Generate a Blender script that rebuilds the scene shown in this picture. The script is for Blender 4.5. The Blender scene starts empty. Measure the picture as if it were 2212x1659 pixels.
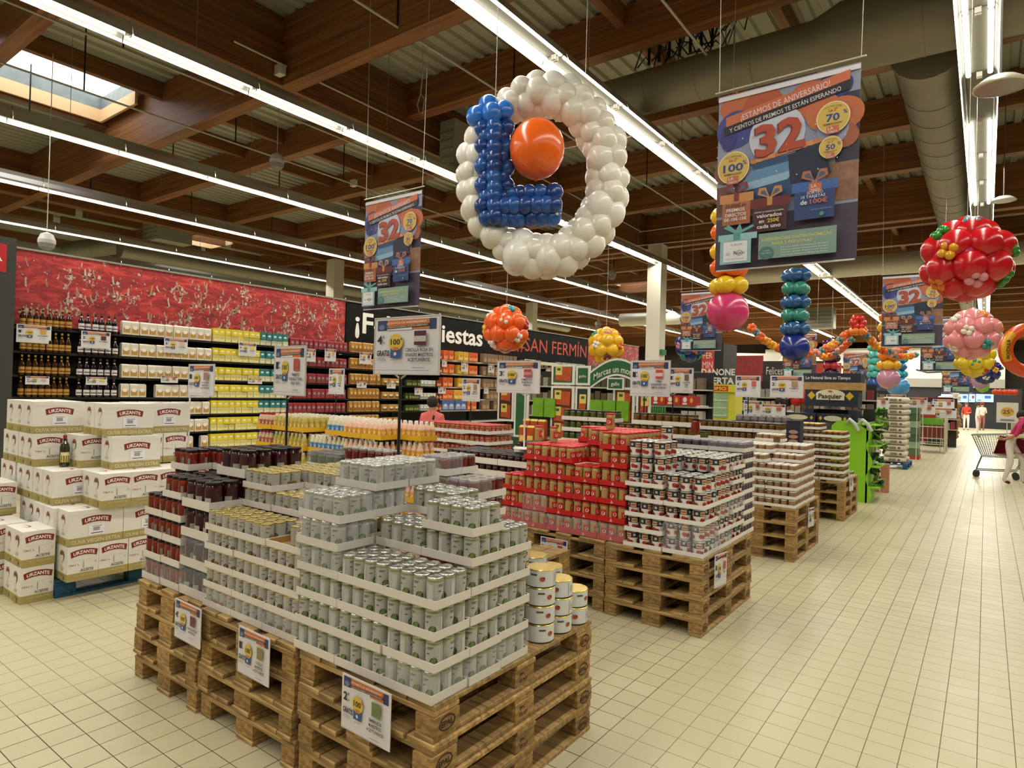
import bpy, math, random
from mathutils import Vector, Matrix
random.seed(7)
C=bpy.context.scene.collection
PI=math.pi
# ---------------- camera (calibrated to the floor tiles, pallets and roof lights)
FPX=1385.656
RV=Vector((0.80384374,0.59417486,0.02813342)); UV=Vector((-0.01804656,-0.02291386,0.99957455)); WV=Vector((-0.59456671,0.80400945,0.00769634))
CAM=Vector((0,0,1.79126622))
cd=bpy.data.cameras.new('camera'); cam=bpy.data.objects.new('camera',cd); C.objects.link(cam)
cd.sensor_width=36; cd.lens=36*FPX/2212; cd.clip_end=400; cd.clip_start=.05
cam.matrix_world=Matrix(((RV.x,UV.x,-WV.x,CAM.x),(RV.y,UV.y,-WV.y,CAM.y),(RV.z,UV.z,-WV.z,CAM.z),(0,0,0,1)))
bpy.context.scene.camera=cam
sc=bpy.context.scene
def ray(px,py): return RV*((px-1106)/FPX)-UV*((py-829.5)/FPX)+WV
def at(px,py,X=None,Y=None,Z=None,D=None):
    d=ray(px,py)
    t=D if D is not None else (X/d.x if X is not None else (Y/d.y if Y is not None else (Z-CAM.z)/d.z))
    return CAM+d*t
# ---------------- exposure, world, lights
sc.view_settings.view_transform='Standard'; sc.view_settings.look='None'; sc.view_settings.gamma=1
sc.view_settings.use_curve_mapping=False; sc.view_settings.exposure=0.0
cy=sc.cycles; cy.max_bounces=5; cy.diffuse_bounces=3; cy.glossy_bounces=2; cy.transmission_bounces=3; cy.transparent_max_bounces=8
cy.caustics_reflective=False; cy.caustics_refractive=False; cy.sample_clamp_indirect=4
w=bpy.data.worlds.new('sky'); sc.world=w; w.use_nodes=True
w.node_tree.nodes['Background'].inputs[0].default_value=(.75,.85,1,1); w.node_tree.nodes['Background'].inputs[1].default_value=1.6
LZ=5.6; LINES=[3.7,-.13,-4.0,-7.6,-11.4,-15.0,-19.0,-22.6]
POW=112
for lx in LINES:
    for k in range(10):
        for dx in ((-.102,.102) if lx in (-4.0,-.13) else (0,)):
            ld=bpy.data.lights.new('tube_light','AREA'); ld.shape='RECTANGLE'; ld.size=.036; ld.size_y=5.9
            ld.energy=POW*(1.0 if k<7 else 2.2)*(.5 if dx else 1); ld.color=(1,.95,.82)
            lo=bpy.data.objects.new('tube_light',ld); C.objects.link(lo); lo.location=(lx+dx,-3.2+6*k,LZ-.073)
# ---------------- materials
def lin(h):
    h=h.lstrip('#'); v=[int(h[i:i+2],16)/255 for i in (0,2,4)]
    return tuple(x/12.92 if x<=.04045 else ((x+.055)/1.055)**2.4 for x in v)+(1,)
MC={}
def M(h,rough=.6,metal=0,emit=0,alpha=1,spec=.5,var=0,bump=0,scale=20):
    k=(h,rough,metal,emit,alpha,spec,var,bump,scale)
    if k in MC: return MC[k]
    m=bpy.data.materials.new('m_'+h.strip('#')); m.use_nodes=True; nt=m.node_tree; b=nt.nodes['Principled BSDF']
    b.inputs['Base Color'].default_value=lin(h); b.inputs['Roughness'].default_value=rough; b.inputs['Metallic'].default_value=metal
    b.inputs['Specular IOR Level'].default_value=spec
    if emit: b.inputs['Emission Color'].default_value=lin(h); b.inputs['Emission Strength'].default_value=emit
    if alpha<1: b.inputs['Alpha'].default_value=alpha
    if var or bump:
        tc=nt.nodes.new('ShaderNodeTexCoord'); n=nt.nodes.new('ShaderNodeTexNoise'); n.inputs['Scale'].default_value=scale; n.inputs['Detail'].default_value=3
        nt.links.new(tc.outputs['Object'],n.inputs['Vector'])
        if var:
            mx=nt.nodes.new('ShaderNodeMix'); mx.data_type='RGBA'; c=lin(h)
            mx.inputs['A'].default_value=tuple(x*(1-var) for x in c[:3])+(1,); mx.inputs['B'].default_value=tuple(min(1,x*(1+var)) for x in c[:3])+(1,)
            nt.links.new(n.outputs['Fac'],mx.inputs['Factor']); nt.links.new(mx.outputs['Result'],b.inputs['Base Color'])
        if bump:
            bp=nt.nodes.new('ShaderNodeBump'); bp.inputs['Strength'].default_value=bump; bp.inputs['Distance'].default_value=.01
            nt.links.new(n.outputs['Fac'],bp.inputs['Height']); nt.links.new(bp.outputs['Normal'],b.inputs['Normal'])
    MC[k]=m; return m
def wood(name,dark,light,sc3,rough=.6,rnd=.0):
    m=bpy.data.materials.new(name); m.use_nodes=True; nt=m.node_tree; b=nt.nodes['Principled BSDF']; N=nt.nodes.new; L=nt.links.new
    tc=N('ShaderNodeTexCoord'); mp=N('ShaderNodeMapping'); mp.inputs['Scale'].default_value=sc3
    n=N('ShaderNodeTexNoise'); n.inputs['Scale'].default_value=1; n.inputs['Detail'].default_value=5; n.inputs['Distortion'].default_value=.4
    r=N('ShaderNodeValToRGB'); r.color_ramp.elements[0].position=.3; r.color_ramp.elements[1].position=.7
    r.color_ramp.elements[0].color=lin(dark); r.color_ramp.elements[1].color=lin(light)
    oi=N('ShaderNodeObjectInfo'); hs=N('ShaderNodeHueSaturation'); mr=N('ShaderNodeMapRange'); mr.inputs['To Min'].default_value=1-rnd; mr.inputs['To Max'].default_value=1+rnd
    L(tc.outputs['Object'],mp.inputs['Vector']); L(mp.outputs['Vector'],n.inputs['Vector']); L(n.outputs['Fac'],r.inputs['Fac'])
    L(oi.outputs['Random'],mr.inputs['Value']); L(mr.outputs['Result'],hs.inputs['Value']); L(r.outputs['Color'],hs.inputs['Color']); L(hs.outputs['Color'],b.inputs['Base Color'])
    v=N('ShaderNodeTexVoronoi'); v.inputs['Scale'].default_value=3.5; L(tc.outputs['Object'],v.inputs['Vector'])
    b.inputs['Roughness'].default_value=rough
    bp=N('ShaderNodeBump'); bp.inputs['Strength'].default_value=.25; bp.inputs['Distance'].default_value=.004; L(n.outputs['Fac'],bp.inputs['Height']); L(bp.outputs['Normal'],b.inputs['Normal'])
    return m
M_PAL=wood('pallet_wood','#75572f','#bb9b63',(4,45,45),.75,.22)
M_PALB=wood('pallet_block_wood','#74542d','#b28f56',(20,20,60),.8,.22)
M_BLUE=wood('blue_painted_wood','#0d3c5c','#175a82',(6,40,40),.6,.15)
M_GLU=wood('glulam','#6b4122','#9a6636',(.6,14,22),.55,.08)
M_GLUY=wood('glulam_long','#664020','#926032',(14,.6,22),.55,.08)
M_WHITE=M('#e9e6df',.55); M_CARD=M('#ded8cf',.7,var=.04,scale=15); M_BROWN=M('#a9834f',.8); M_BLACK=M('#17171a',.5)
M_STEEL=M('#c9c9c4',.28,1); M_GOLD=M('#d9c06a',.25,1); M_TUBE=M('#fffbe8',.5,emit=6)
M_DUCT=M('#8f8c7a',.5,.45,var=.08,scale=4); M_HOUS=M('#c4c3bd',.35,.6)
def floor_mat():
    m=bpy.data.materials.new('floor_tile'); m.use_nodes=True; nt=m.node_tree; b=nt.nodes['Principled BSDF']; N=nt.nodes.new; L=nt.links.new
    g=N('ShaderNodeNewGeometry'); n=N('ShaderNodeTexNoise'); n.inputs['Scale'].default_value=.7; n.inputs['Detail'].default_value=4
    L(g.outputs['Position'],n.inputs['Vector'])
    wn=N('ShaderNodeTexWhiteNoise'); wn.noise_dimensions='1D'; L(g.outputs['Random Per Island'],wn.inputs['W'])
    a=N('ShaderNodeMix'); a.data_type='RGBA'; a.inputs['A'].default_value=lin('#bab08c'); a.inputs['B'].default_value=lin('#cbc3a3'); L(n.outputs['Fac'],a.inputs['Factor'])
    c=N('ShaderNodeHueSaturation'); mr=N('ShaderNodeMapRange'); mr.inputs['To Min'].default_value=.96; mr.inputs['To Max'].default_value=1.04
    L(wn.outputs['Value'],mr.inputs['Value']); L(mr.outputs['Result'],c.inputs['Value']); L(a.outputs['Result'],c.inputs['Color']); L(c.outputs['Color'],b.inputs['Base Color'])
    n2=N('ShaderNodeTexNoise'); n2.inputs['Scale'].default_value=4; n2.inputs['Detail'].default_value=5; L(g.outputs['Position'],n2.inputs['Vector'])
    r=N('ShaderNodeMapRange'); r.inputs['To Min'].default_value=.22; r.inputs['To Max'].default_value=.5; L(n2.outputs['Fac'],r.inputs['Value']); L(r.outputs['Result'],b.inputs['Roughness'])
    n3=N('ShaderNodeTexNoise'); n3.inputs['Scale'].default_value=9; L(g.outputs['Position'],n3.inputs['Vector'])
    bp=N('ShaderNodeBump'); bp.inputs['Strength'].default_value=.15; bp.inputs['Distance'].default_value=.01; L(n3.outputs['Fac'],bp.inputs['Height']); L(bp.outputs['Normal'],b.inputs['Normal'])
    return m
M_TILE=floor_mat(); M_GROUT=M('#75684f',.85)
# ---------------- mesh builder
TXT={}
def text2d(s,bold=0,ext=None):
    k=(s,bold)
    if k in TXT: return TXT[k]
    cu=bpy.data.curves.new('t','FONT'); cu.body=s; cu.size=1; cu.resolution_u=2; cu.offset=bold; cu.fill_mode='FRONT'
    o=bpy.data.objects.new('t',cu); me=bpy.data.meshes.new_from_object(o); vs=[(v.co.x,v.co.y) for v in me.vertices]; fs=[tuple(p.vertices) for p in me.polygons]
    bpy.data.objects.remove(o); bpy.data.curves.remove(cu); bpy.data.meshes.remove(me)
    if not vs: vs=[(0,0)]
    x0=min(v[0] for v in vs); x1=max(v[0] for v in vs); y0=0; y1=.73
    TXT[k]=([((x-x0),y) for x,y in vs],fs,x1-x0); return TXT[k]
class MB:
    def __init__(s): s.v=[]; s.f=[]; s.m=[]; s.mi=[]; s.sm=[]; s.lay=0
    def mat(s,m):
        if m not in s.m: s.m.append(m)
        return s.m.index(m)
    def add(s,vs,fs,m,smooth=False):
        b=len(s.v); s.v+=[tuple(x) for x in vs]; i=s.mat(m)
        for f in fs: s.f.append(tuple(b+j for j in f)); s.mi.append(i); s.sm.append(smooth)
    def box(s,x0,x1,y0,y1,z0,z1,m,faces='all'):
        v=[(x0,y0,z0),(x1,y0,z0),(x1,y1,z0),(x0,y1,z0),(x0,y0,z1),(x1,y0,z1),(x1,y1,z1),(x0,y1,z1)]
        s.add(v,[(0,3,2,1),(4,5,6,7),(0,1,5,4),(1,2,6,5),(2,3,7,6),(3,0,4,7)],m)
    def obox(s,c,size,mx,m):   # oriented box
        hx,hy,hz=[a/2 for a in size]
        v=[Vector(c)+mx@Vector((x,y,z)) for z in (-hz,hz) for x,y in ((-hx,-hy),(hx,-hy),(hx,hy),(-hx,hy))]
        s.add(v,[(0,3,2,1),(4,5,6,7),(0,1,5,4),(1,2,6,5),(2,3,7,6),(3,0,4,7)],m)
    def lathe(s,prof,m,n=12,cx=0,cy=0,smooth=True,cap=True):  # prof [(r,z[,mat])]
        for i in range(len(prof)-1):
            (r0,z0),(r1,z1)=prof[i][:2],prof[i+1][:2]; mm=prof[i][2] if len(prof[i])>2 else m
            vs=[(cx+r*math.cos(2*PI*k/n),cy+r*math.sin(2*PI*k/n),z) for r,z in ((r0,z0),(r1,z1)) for k in range(n)]
            fs=[(k,(k+1)%n,n+(k+1)%n,n+k) for k in range(n)]
            s.add(vs,fs,mm,smooth)
        if cap:
            for e,fl in ((prof[0],1),(prof[-1],0)):
                if e[0]>1e-5:
                    vs=[(cx+e[0]*math.cos(2*PI*k/n),cy+e[0]*math.sin(2*PI*k/n),e[1]) for k in range(n)]
                    s.add(vs,[tuple(range(n))[::-1] if fl else tuple(range(n))],(e[2] if len(e)>2 else m))
    def tube(s,pts,r,m,n=8,closed=False):
        pts=[Vector(p) for p in pts]; rings=[]; up=None
        for i,p in enumerate(pts):
            a=pts[i-1] if i>0 else p; b=pts[i+1] if i<len(pts)-1 else p
            t=(b-a).normalized() if (b-a).length>1e-9 else Vector((0,0,1))
            if up is None: up=t.orthogonal().normalized()
            else:
                up=(up-t*up.dot(t)); up=up.normalized() if up.length>1e-6 else t.orthogonal().normalized()
            s2=t.cross(up); rr=r[i] if isinstance(r,(list,tuple)) else r
            rings.append([p+up*(rr*math.cos(2*PI*k/n))+s2*(rr*math.sin(2*PI*k/n)) for k in range(n)])
        vs=[v for q in rings for v in q]; fs=[]
        for i in range(len(rings)-1):
            for k in range(n): fs.append((i*n+k,i*n+(k+1)%n,(i+1)*n+(k+1)%n,(i+1)*n+k))
        s.add(vs,fs,m,True); s.add(rings[0],[tuple(range(n))[::-1]],m); s.add(rings[-1],[tuple(range(n))],m)
    def sphere(s,c,r,m,n=14,h=9,knot=False):
        rx,ry,rz=r if isinstance(r,(list,tuple)) else (r,r,r)
        vs=[(c[0],c[1],c[2]+rz)]+[(c[0]+rx*math.sin(PI*i/h)*math.cos(2*PI*k/n),c[1]+ry*math.sin(PI*i/h)*math.sin(2*PI*k/n),c[2]+rz*math.cos(PI*i/h)) for i in range(1,h) for k in range(n)]+[(c[0],c[1],c[2]-rz)]
        fs=[(0,1+k,1+(k+1)%n) for k in range(n)]
        for i in range(h-2):
            for k in range(n): fs.append((1+i*n+k,1+(i+1)*n+k,1+(i+1)*n+(k+1)%n,1+i*n+(k+1)%n))
        e=len(vs)-1; b=1+(h-2)*n
        fs+=[(e,b+(k+1)%n,b+k) for k in range(n)]
        s.add(vs,fs,m,True)
    # ---- flat print: local frame o + u*U + v*V, lifted along N one step per layer
    def plane(s,o,U,V,step=.0006):
        s.o=Vector(o); s.U=Vector(U).normalized(); s.V=Vector(V).normalized(); s.N=s.U.cross(s.V); s.step=step; s.lay=1; return s
    def P(s,u,v): return s.o+s.U*u+s.V*v+s.N*(s.step*s.lay)
    def poly(s,pts,m,up=1): s.add([s.P(*p) for p in pts],[tuple(range(len(pts)))],m); s.lay+=up
    def rect(s,u0,v0,u1,v1,m,up=1): s.poly([(u0,v0),(u1,v0),(u1,v1),(u0,v1)],m,up)
    def ell(s,cu,cv,a,b,m,n=20,up=1): s.poly([(cu+a*math.cos(2*PI*k/n),cv+b*math.sin(2*PI*k/n)) for k in range(n)],m,up)
    def ring(s,cu,cv,a,b,t,m,n=20,up=1):
        vs=[s.P(cu+(a-e)*math.cos(2*PI*k/n),cv+(b-e)*math.sin(2*PI*k/n)) for e in (0,t) for k in range(n)]
        s.add(vs,[(k,(k+1)%n,n+(k+1)%n,n+k) for k in range(n)],m); s.lay+=up
    def text(s,t,u,v,h,m,bold=.012,al='l',wid=None,rot=0,fn=None,up=1):
        vs,fs,W=text2d(t,bold); k=h/.73; kx=k
        if wid: kx=wid/W
        W*=kx; du={'l':0,'c':-W/2,'r':-W}[al]; out=[]; c,sn=math.cos(rot),math.sin(rot)
        for x,y in vs:
            a,b=x*kx+du,y*k
            if fn: a,b=fn(a,b)
            out.append(s.P(u+a*c-b*sn,v+a*sn+b*c))
        s.add(out,fs,m); s.lay+=up
    def build(s,name):
        me=bpy.data.meshes.new(name); me.from_pydata(s.v,[],s.f)
        for m in s.m: me.materials.append(m)
        me.polygons.foreach_set('material_index',s.mi); me.polygons.foreach_set('use_smooth',s.sm); me.update(); return me
def O(name,mesh,parent=None,loc=(0,0,0),rz=0,label=None,cat=None,group=None,kind=None,scale=None,rot=None):
    if isinstance(mesh,MB): mesh=mesh.build(name)
    o=bpy.data.objects.new(name,mesh); C.objects.link(o); o.location=loc
    if rz: o.rotation_euler=(0,0,rz)
    if rot: o.rotation_euler=rot
    if scale: o.scale=scale if isinstance(scale,(tuple,list)) else (scale,)*3
    if parent: o.parent=parent
    if label: o['label']=label
    if cat: o['category']=cat
    if group: o['group']=group
    if kind: o['kind']=kind
    return o
def T(name,label,cat,loc=(0,0,0),rz=0,group=None): return O(name,None,None,loc,rz,label,cat,group)
ORD=['first','second','third','fourth','fifth','sixth','seventh','eighth','ninth','tenth','eleventh','twelfth','thirteenth','fourteenth','fifteenth','sixteenth','seventeenth','eighteenth','nineteenth','twentieth','twenty-first','twenty-second','twenty-third','twenty-fourth','twenty-fifth','twenty-sixth','twenty-seventh','twenty-eighth','twenty-ninth','thirtieth','thirty-first','thirty-second','thirty-third','thirty-fourth','thirty-fifth','thirty-sixth','thirty-seventh','thirty-eighth','thirty-ninth','fortieth']
NUM=['one','two','three','four','five','six','seven','eight','nine','ten','eleven','twelve','thirteen','fourteen']
def boxmb(*a):
    b=MB(); b.box(*a); return b
# ================= SETTING =================
TS=.1565; TX0=-.787; TY0=1.36
fl=O('floor',boxmb(-46,14,-6,62,-.06,-.004,M_GROUT),kind='structure')
tile=MB(); g=.0022; c_=TS/2-g
tile.add([(-c_,-c_,0),(c_,-c_,0),(c_,c_,0),(-c_,c_,0),(-c_-.001,-c_-.001,-.004),(c_+.001,-c_-.001,-.004),(c_+.001,c_+.001,-.004),(-c_-.001,c_+.001,-.004)],
 [(0,1,2,3),(4,5,1,0),(5,6,2,1),(6,7,3,2),(7,4,0,3)],M_TILE)
tmesh=tile.build('tile')
cells=[]; field=MB(); NX0,NX1,NY0,NY1=-90,26,-6,95
for i in range(NX0,NX1):
    for j in range(NY0,NY1):
        x=TX0+(i+.5)*TS; y=TY0+(j+.5)*TS
        vis=(x>-1.62 or x<-4.15) and y>.9
        d=Vector((x,y,0))-CAM; zc=d.dot(WV)
        if zc>.2:
            px=1106+FPX*d.dot(RV)/zc; py=829.5-FPX*d.dot(UV)/zc
            inn=-30<px<2242 and py<1690
        else: inn=False
        if vis and inn: cells.append((zc,x,y))
        elif zc>0: field.add([(x+a,y+b,0) for a,b in ((-c_,-c_),(c_,-c_),(c_,c_),(-c_,c_))],[(0,1,2,3)],M_TILE)
cells.sort()
for k,(zc,x,y) in enumerate(cells):
    if k<300: O('tile',tmesh,fl,(x,y,0))
    else: field.add([(x+a,y+b,0) for a,b in ((-c_,-c_),(c_,-c_),(c_,c_),(-c_,c_))],[(0,1,2,3)],M_TILE)
O('tile_field',field,fl,kind='stuff')
far=MB()   # beyond: same tiles in wide rows
ye=TY0+NY1*TS
for i in range(-150,70):
    x=TX0+(i+.5)*TS; far.add([(x-c_,ye+.002,0),(x+c_,ye+.002,0),(x+c_,60,0),(x-c_,60,0)],[(0,1,2,3)],M_TILE)
for j in range(NY0,NY1):
    y=TY0+(j+.5)*TS
    for xa,xb in ((TX0+NX1*TS,13),(-40,TX0+NX0*TS)): far.add([(xa,y-c_,0),(xb,y-c_,0),(xb,y+c_,0),(xa,y+c_,0)],[(0,1,2,3)],M_TILE)
O('tile_rows_far',far,fl,kind='stuff')
# corrugated roof deck, open where the skylights are
ZD=7.1; M_DECK=M('#a9a997',.5,.15,var=.06,scale=2)
sky=[(-14.2,-12.7,-2.0,5.25),(-14.2,-12.7,25.6,27.8),(-3.4,-1.9,25.6,27.8),(-14.2,-12.7,33,35.4),(-24,-22.5,10.6,12.8),(-14.2,-12.7,18.0,20.2)]
ceil=MB()
for xa,xb,ys in [(-46,-24,None),(-24,-22.5,4),(-22.5,-14.2,None),(-14.2,-12.7,1),(-12.7,-3.4,None),(-3.4,-1.9,2),(-1.9,14,None)]:
    segs=[(-6,62)]
    holes=sorted((s[2],s[3]) for s in sky if abs(s[0]-xa)<.01)
    if holes:
        segs=[]; y=-6
        for a,b in holes: segs.append((y,a)); y=b
        segs.append((y,62))
    for ya,yb in segs:
        n=round((xb-xa)/.25); p=(xb-xa)/n
        for k in range(n):
            x=xa+k*p; pr=[(x,ZD),(x+.42*p,ZD),(x+.52*p,ZD+.05),(x+.9*p,ZD+.05),(x+p,ZD)]
            vs=[(a,y,z) for y in (ya,yb) for a,z in pr]
            ceil.add(vs,[(q,5+q,6+q,1+q) for q in range(4)],M_DECK)
O('ceiling',ceil,kind='structure')
M_CURB=M('#d9b98c',.7); M_OPAL=M('#ffffff',.4,emit=3.5)
for i,(x0,x1,y0,y1) in enumerate(sky):
    s=T('window_%d'%(i+1),None,None,(x0,y0,ZD)); s['kind']='structure'; W_,L_=x1-x0,y1-y0
    b=MB(); b.box(-.05,0,-.05,L_+.05,-.25,-.01,M_CURB); b.box(W_,W_+.05,-.05,L_+.05,-.03,-.01,M_CURB); b.box(0,W_,L_,L_+.05,-.25,-.01,M_CURB); b.box(0,W_,-.05,0,-.25,-.01,M_CURB)
    O('skylight_curb',b,s)
    b=MB(); gm=M('#74807f',.5,var=.4,scale=5); b.box(-.03,.0,0,L_,-.01,.23,gm); b.box(W_,W_+.03,0,L_,-.01,.23,gm); b.box(0.0,W_,L_,L_+.03,-.01,.23,gm); b.box(.0,W_,-.03,.0,-.01,.23,gm); O('skylight_upstand',b,s)
    O('skylight_dome',boxmb(0,W_,0,L_,.23,.27,M_OPAL),s)
# glulam frame
def beam(x0,x1,y0,y1,z0,z1,m,name='ceiling_beam'):
    cx,cy_,cz=(x0+x1)/2,(y0+y1)/2,(z0+z1)/2; hx,hy,hz=(x1-x0)/2,(y1-y0)/2,(z1-z0)/2
    return O(name,boxmb(-hx,hx,-hy,hy,-hz,hz,m),None,(cx,cy_,cz),kind='structure')
XM=[-39.2,-28.9,-18.6,-8.3,2.0,12.3]
for x in XM: beam(x-.3,x,-6,62,6.1,ZD,M_GLUY)
YS=[5.41+2.48*k for k in range(-4,22)]
for i in range(len(XM)-1):
    for k,y in enumerate(YS):
        big=(k-4)%5==0
        if x_:=True:
            if XM[i]<-25 and k%2 and not big: continue
        beam(XM[i],XM[i+1]-.3,y,y+.24,6.1 if big else 6.54,ZD,M_GLU)
for i in range(1,len(XM)-1):
    for px_ in ((4.2,5.0,6.5) if i==2 else (3.95,5.8) if i!=4 else (3.0,)):
        if i==3: px_=px_+.15
        for k in range(len(YS)-1):
            if YS[k]>36: continue
            if i==2:
                hit=any(s_[0]<-14 and s_[2]<YS[k+1]-.3 and s_[3]>YS[k]+.3 for s_ in sky)
                if (px_==5.0 and hit) or (px_==4.2 and not hit): continue
            beam(XM[i]+px_,XM[i]+px_+.12,YS[k]+.24,YS[k+1],6.82,ZD,M_GLUY,'ceiling_purlin')
# columns
for cx,cyy in [(-8.0,17.3),(-18.5,14.0),(-18.5,26),(-8.0,36)]:
    c=O('column',boxmb(-.0,.42,0,.42,0,6.1,M('#d9d3c2',.6)),None,(cx,cyy,0),kind='structure')
    if cx==-8.0 and cyy<20:
        O('exit_sign',boxmb(.42,.5,.05,.35,2.9,3.05,M('#1f6a3c',.5)),c,label='small green exit sign')
# ducts
def duct(pts,r,label,rings=.6,m=M_DUCT):
    t=T('air_duct',label,'duct',pts[0]); b=MB(); P0=Vector(pts[0]); b.tube([Vector(p)-P0 for p in pts],r,m,20); O('duct_tube',b,t)
    rb=MB()
    for a,c in zip(pts[:-1],pts[1:]):
        a,c=Vector(a),Vector(c); d=c-a; L_=d.length; n=int(L_/rings); rr=(r if not isinstance(r,list) else max(r))
        for k in range(1,n):
            q=a+d*(k/n)-P0; u=d.normalized()*.012
            if isinstance(r,list):
                i=[Vector(x) for x in pts].index(a); rr=r[i]+(r[i+1]-r[i])*k/n
            rb.tube([q-u,q+u],rr+.006,m,20)
    O('duct_seam',rb,t,kind='stuff'); return t
duct([(-4.6,8.35,6.05),(-1.75,8.35,6.05),(-1.45,8.35,6.05),(0.2,8.35,6.05),(4,8.35,6.05)],[.29,.29,.40,.42,.42],'long round galvanised duct crossing above the large anniversary banner')
duct([(-.62,8.9,6.0),(-.62,9.4,6.0),(-.62,14,6.0),(-.62,40,6.0)],[.42,.38,.38,.38],'fat galvanised duct running away beside the right-hand light line')
duct([(-7.2,21.5,5.75),(1.8,21.5,5.75),(6,21.5,5.75)],.3,'pale round duct crossing behind the pink drop balloon',1.2,M('#d6d3c6',.4,.3))
dq=at(600,598,X=-21); duct([(-21,8.4,dq.z),(-21,34,dq.z)],.26,'thick olive grey duct running above the red crowd mural',1.0)
dr=at(255,528,X=-21.8); duct([(-21,8.9,dq.z+.1),(dr.x,dr.y,dr.z),(-23.2,dr.y-1.6,dr.z-.5)],.29,'short slanting duct elbow left of the grey ceiling unit',.7)
duct([(-14,27.5,5.2),(-9,27.5,5.2)],.3,'distant pale duct above the orange balloon ball',1.5,M('#cfccbd',.4,.3))
def unit(p,sx,sy,sz,label):
    b=boxmb(-sx/2,sx/2,-sy/2,sy/2,-sz/2,sz/2,M('#a5a394',.5,.2)); t=O('air_handling_unit',b,None,p,label=label,cat='ceiling unit')
    b=MB()
    for k in range(5): b.box(-sx/2+.03,sx/2-.03,-sy/2-.01,-sy/2,-sz/2+.06+k*sz*.17,-sz/2+.1+k*sz*.17,M('#7d7b6f',.5)); 
    O('grille',b,t)
unit(at(362,498,X=-20.6),1.0,1.05,.82,'grey box unit on the ceiling duct above the crowd mural')
unit(at(1012,335,X=-7.9),.35,1.2,.9,'grey box unit on the beam left of the balloon ring')
unit(at(1770,688,Y=30),1.2,.6,.9,'distant grey box unit above the blue balloon column')
# light lines: 1.45 m modules
hm=MB()
pr=[(-.11,-.02),(-.05,.07),(.05,.07),(.11,-.02)]
for a,b_ in zip(pr[:-1],pr[1:]):
    hm.add([(a[0],-.745,a[1]),(b_[0],-.745,b_[1]),(b_[0],.745,b_[1]),(a[0],.745,a[1])],[(0,1,2,3)],M_HOUS)
hm.add([(-.09,-.745,-.01),(.09,-.745,-.01),(.09,.745,-.01),(-.09,.745,-.01)],[(0,1,2,3)],M('#6e6b5f',.6))
for sx in (-1,1): hm.add([(sx*.11,-.745,-.02),(sx*.135,-.745,-.112),(sx*.135,.745,-.112),(sx*.11,.745,-.02)],[(0,1,2,3)],M_HOUS)
hmesh=hm.build('housing')
hm2=MB(); hm2.v=list(hm.v); hm2.f=list(hm.f); hm2.m=list(hm.m); hm2.mi=list(hm.mi); hm2.sm=list(hm.sm)
for sx in (-1,1): hm2.add([(sx*.135,-.745,-.112),(sx*.137,-.745,-.15),(sx*.137,.745,-.15),(sx*.135,.745,-.112)],[(0,1,2,3)],M_HOUS)
hmesh2=hm2.build('housing'); tm=MB(); tm.tube([(0,-.715,-.05),(0,.715,-.05)],.019,M_TUBE,8); tmesh1=tm.build('tube')
em=MB(); em.box(-.02,.02,-.735,-.715,-.075,-.02,M_WHITE); em.box(-.02,.02,.715,.735,-.075,-.02,M_WHITE); emesh=em.build('lamp_holder')
wm=MB(); wm.tube([(0,0,.07),(0,0,1.45)],.004,M('#8c8a80',.5),5); wmesh=wm.build('hanger_wire')
LN={3.7:'outermost right',-.13:'right-hand aisle',-4.0:'bright double',-7.6:'third',-11.4:'fourth',-15.0:'fifth',-19.0:'sixth',-22.6:'seventh'}
cnt=0
for lx in LINES[1:]:
    n=38 if lx>-8 else (34 if lx>-20 else 24)
    for k in range(n):
        y=-2.2+1.5*k
        d=Vector((lx,y,LZ))-CAM; zc=d.dot(WV)
        if zc<1: continue
        px=1106+FPX*d.dot(RV)/zc; py=829.5-FPX*d.dot(UV)/zc
        if px<-500 or px>2600 or py<-900: continue
        if cnt>=296 or zc>40: break
        cnt+=1
        dbl=lx in(-4.0,-.13)
        t=O('strip_light',hmesh2 if lx<-10 else hmesh,None,(lx,y,LZ),label='strip light, number %s from the near end of the %s light line'%(ORD[k],LN[lx]),cat='light',group='fluorescent strip lights under the roof',scale=(1.35,1,1) if dbl else None)
        if lx==-.13 and k in (8,12,13): 
            O('lamp_holder',emesh,t,kind='stuff'); continue
        for q in ((-.075,.075) if dbl else (0,)):
            O('tube',tmesh1,t,(q,0,0)); 
        O('lamp_holder',emesh,t,kind='stuff')
        if k%2==0: O('hanger_wire',wmesh,t)
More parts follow.
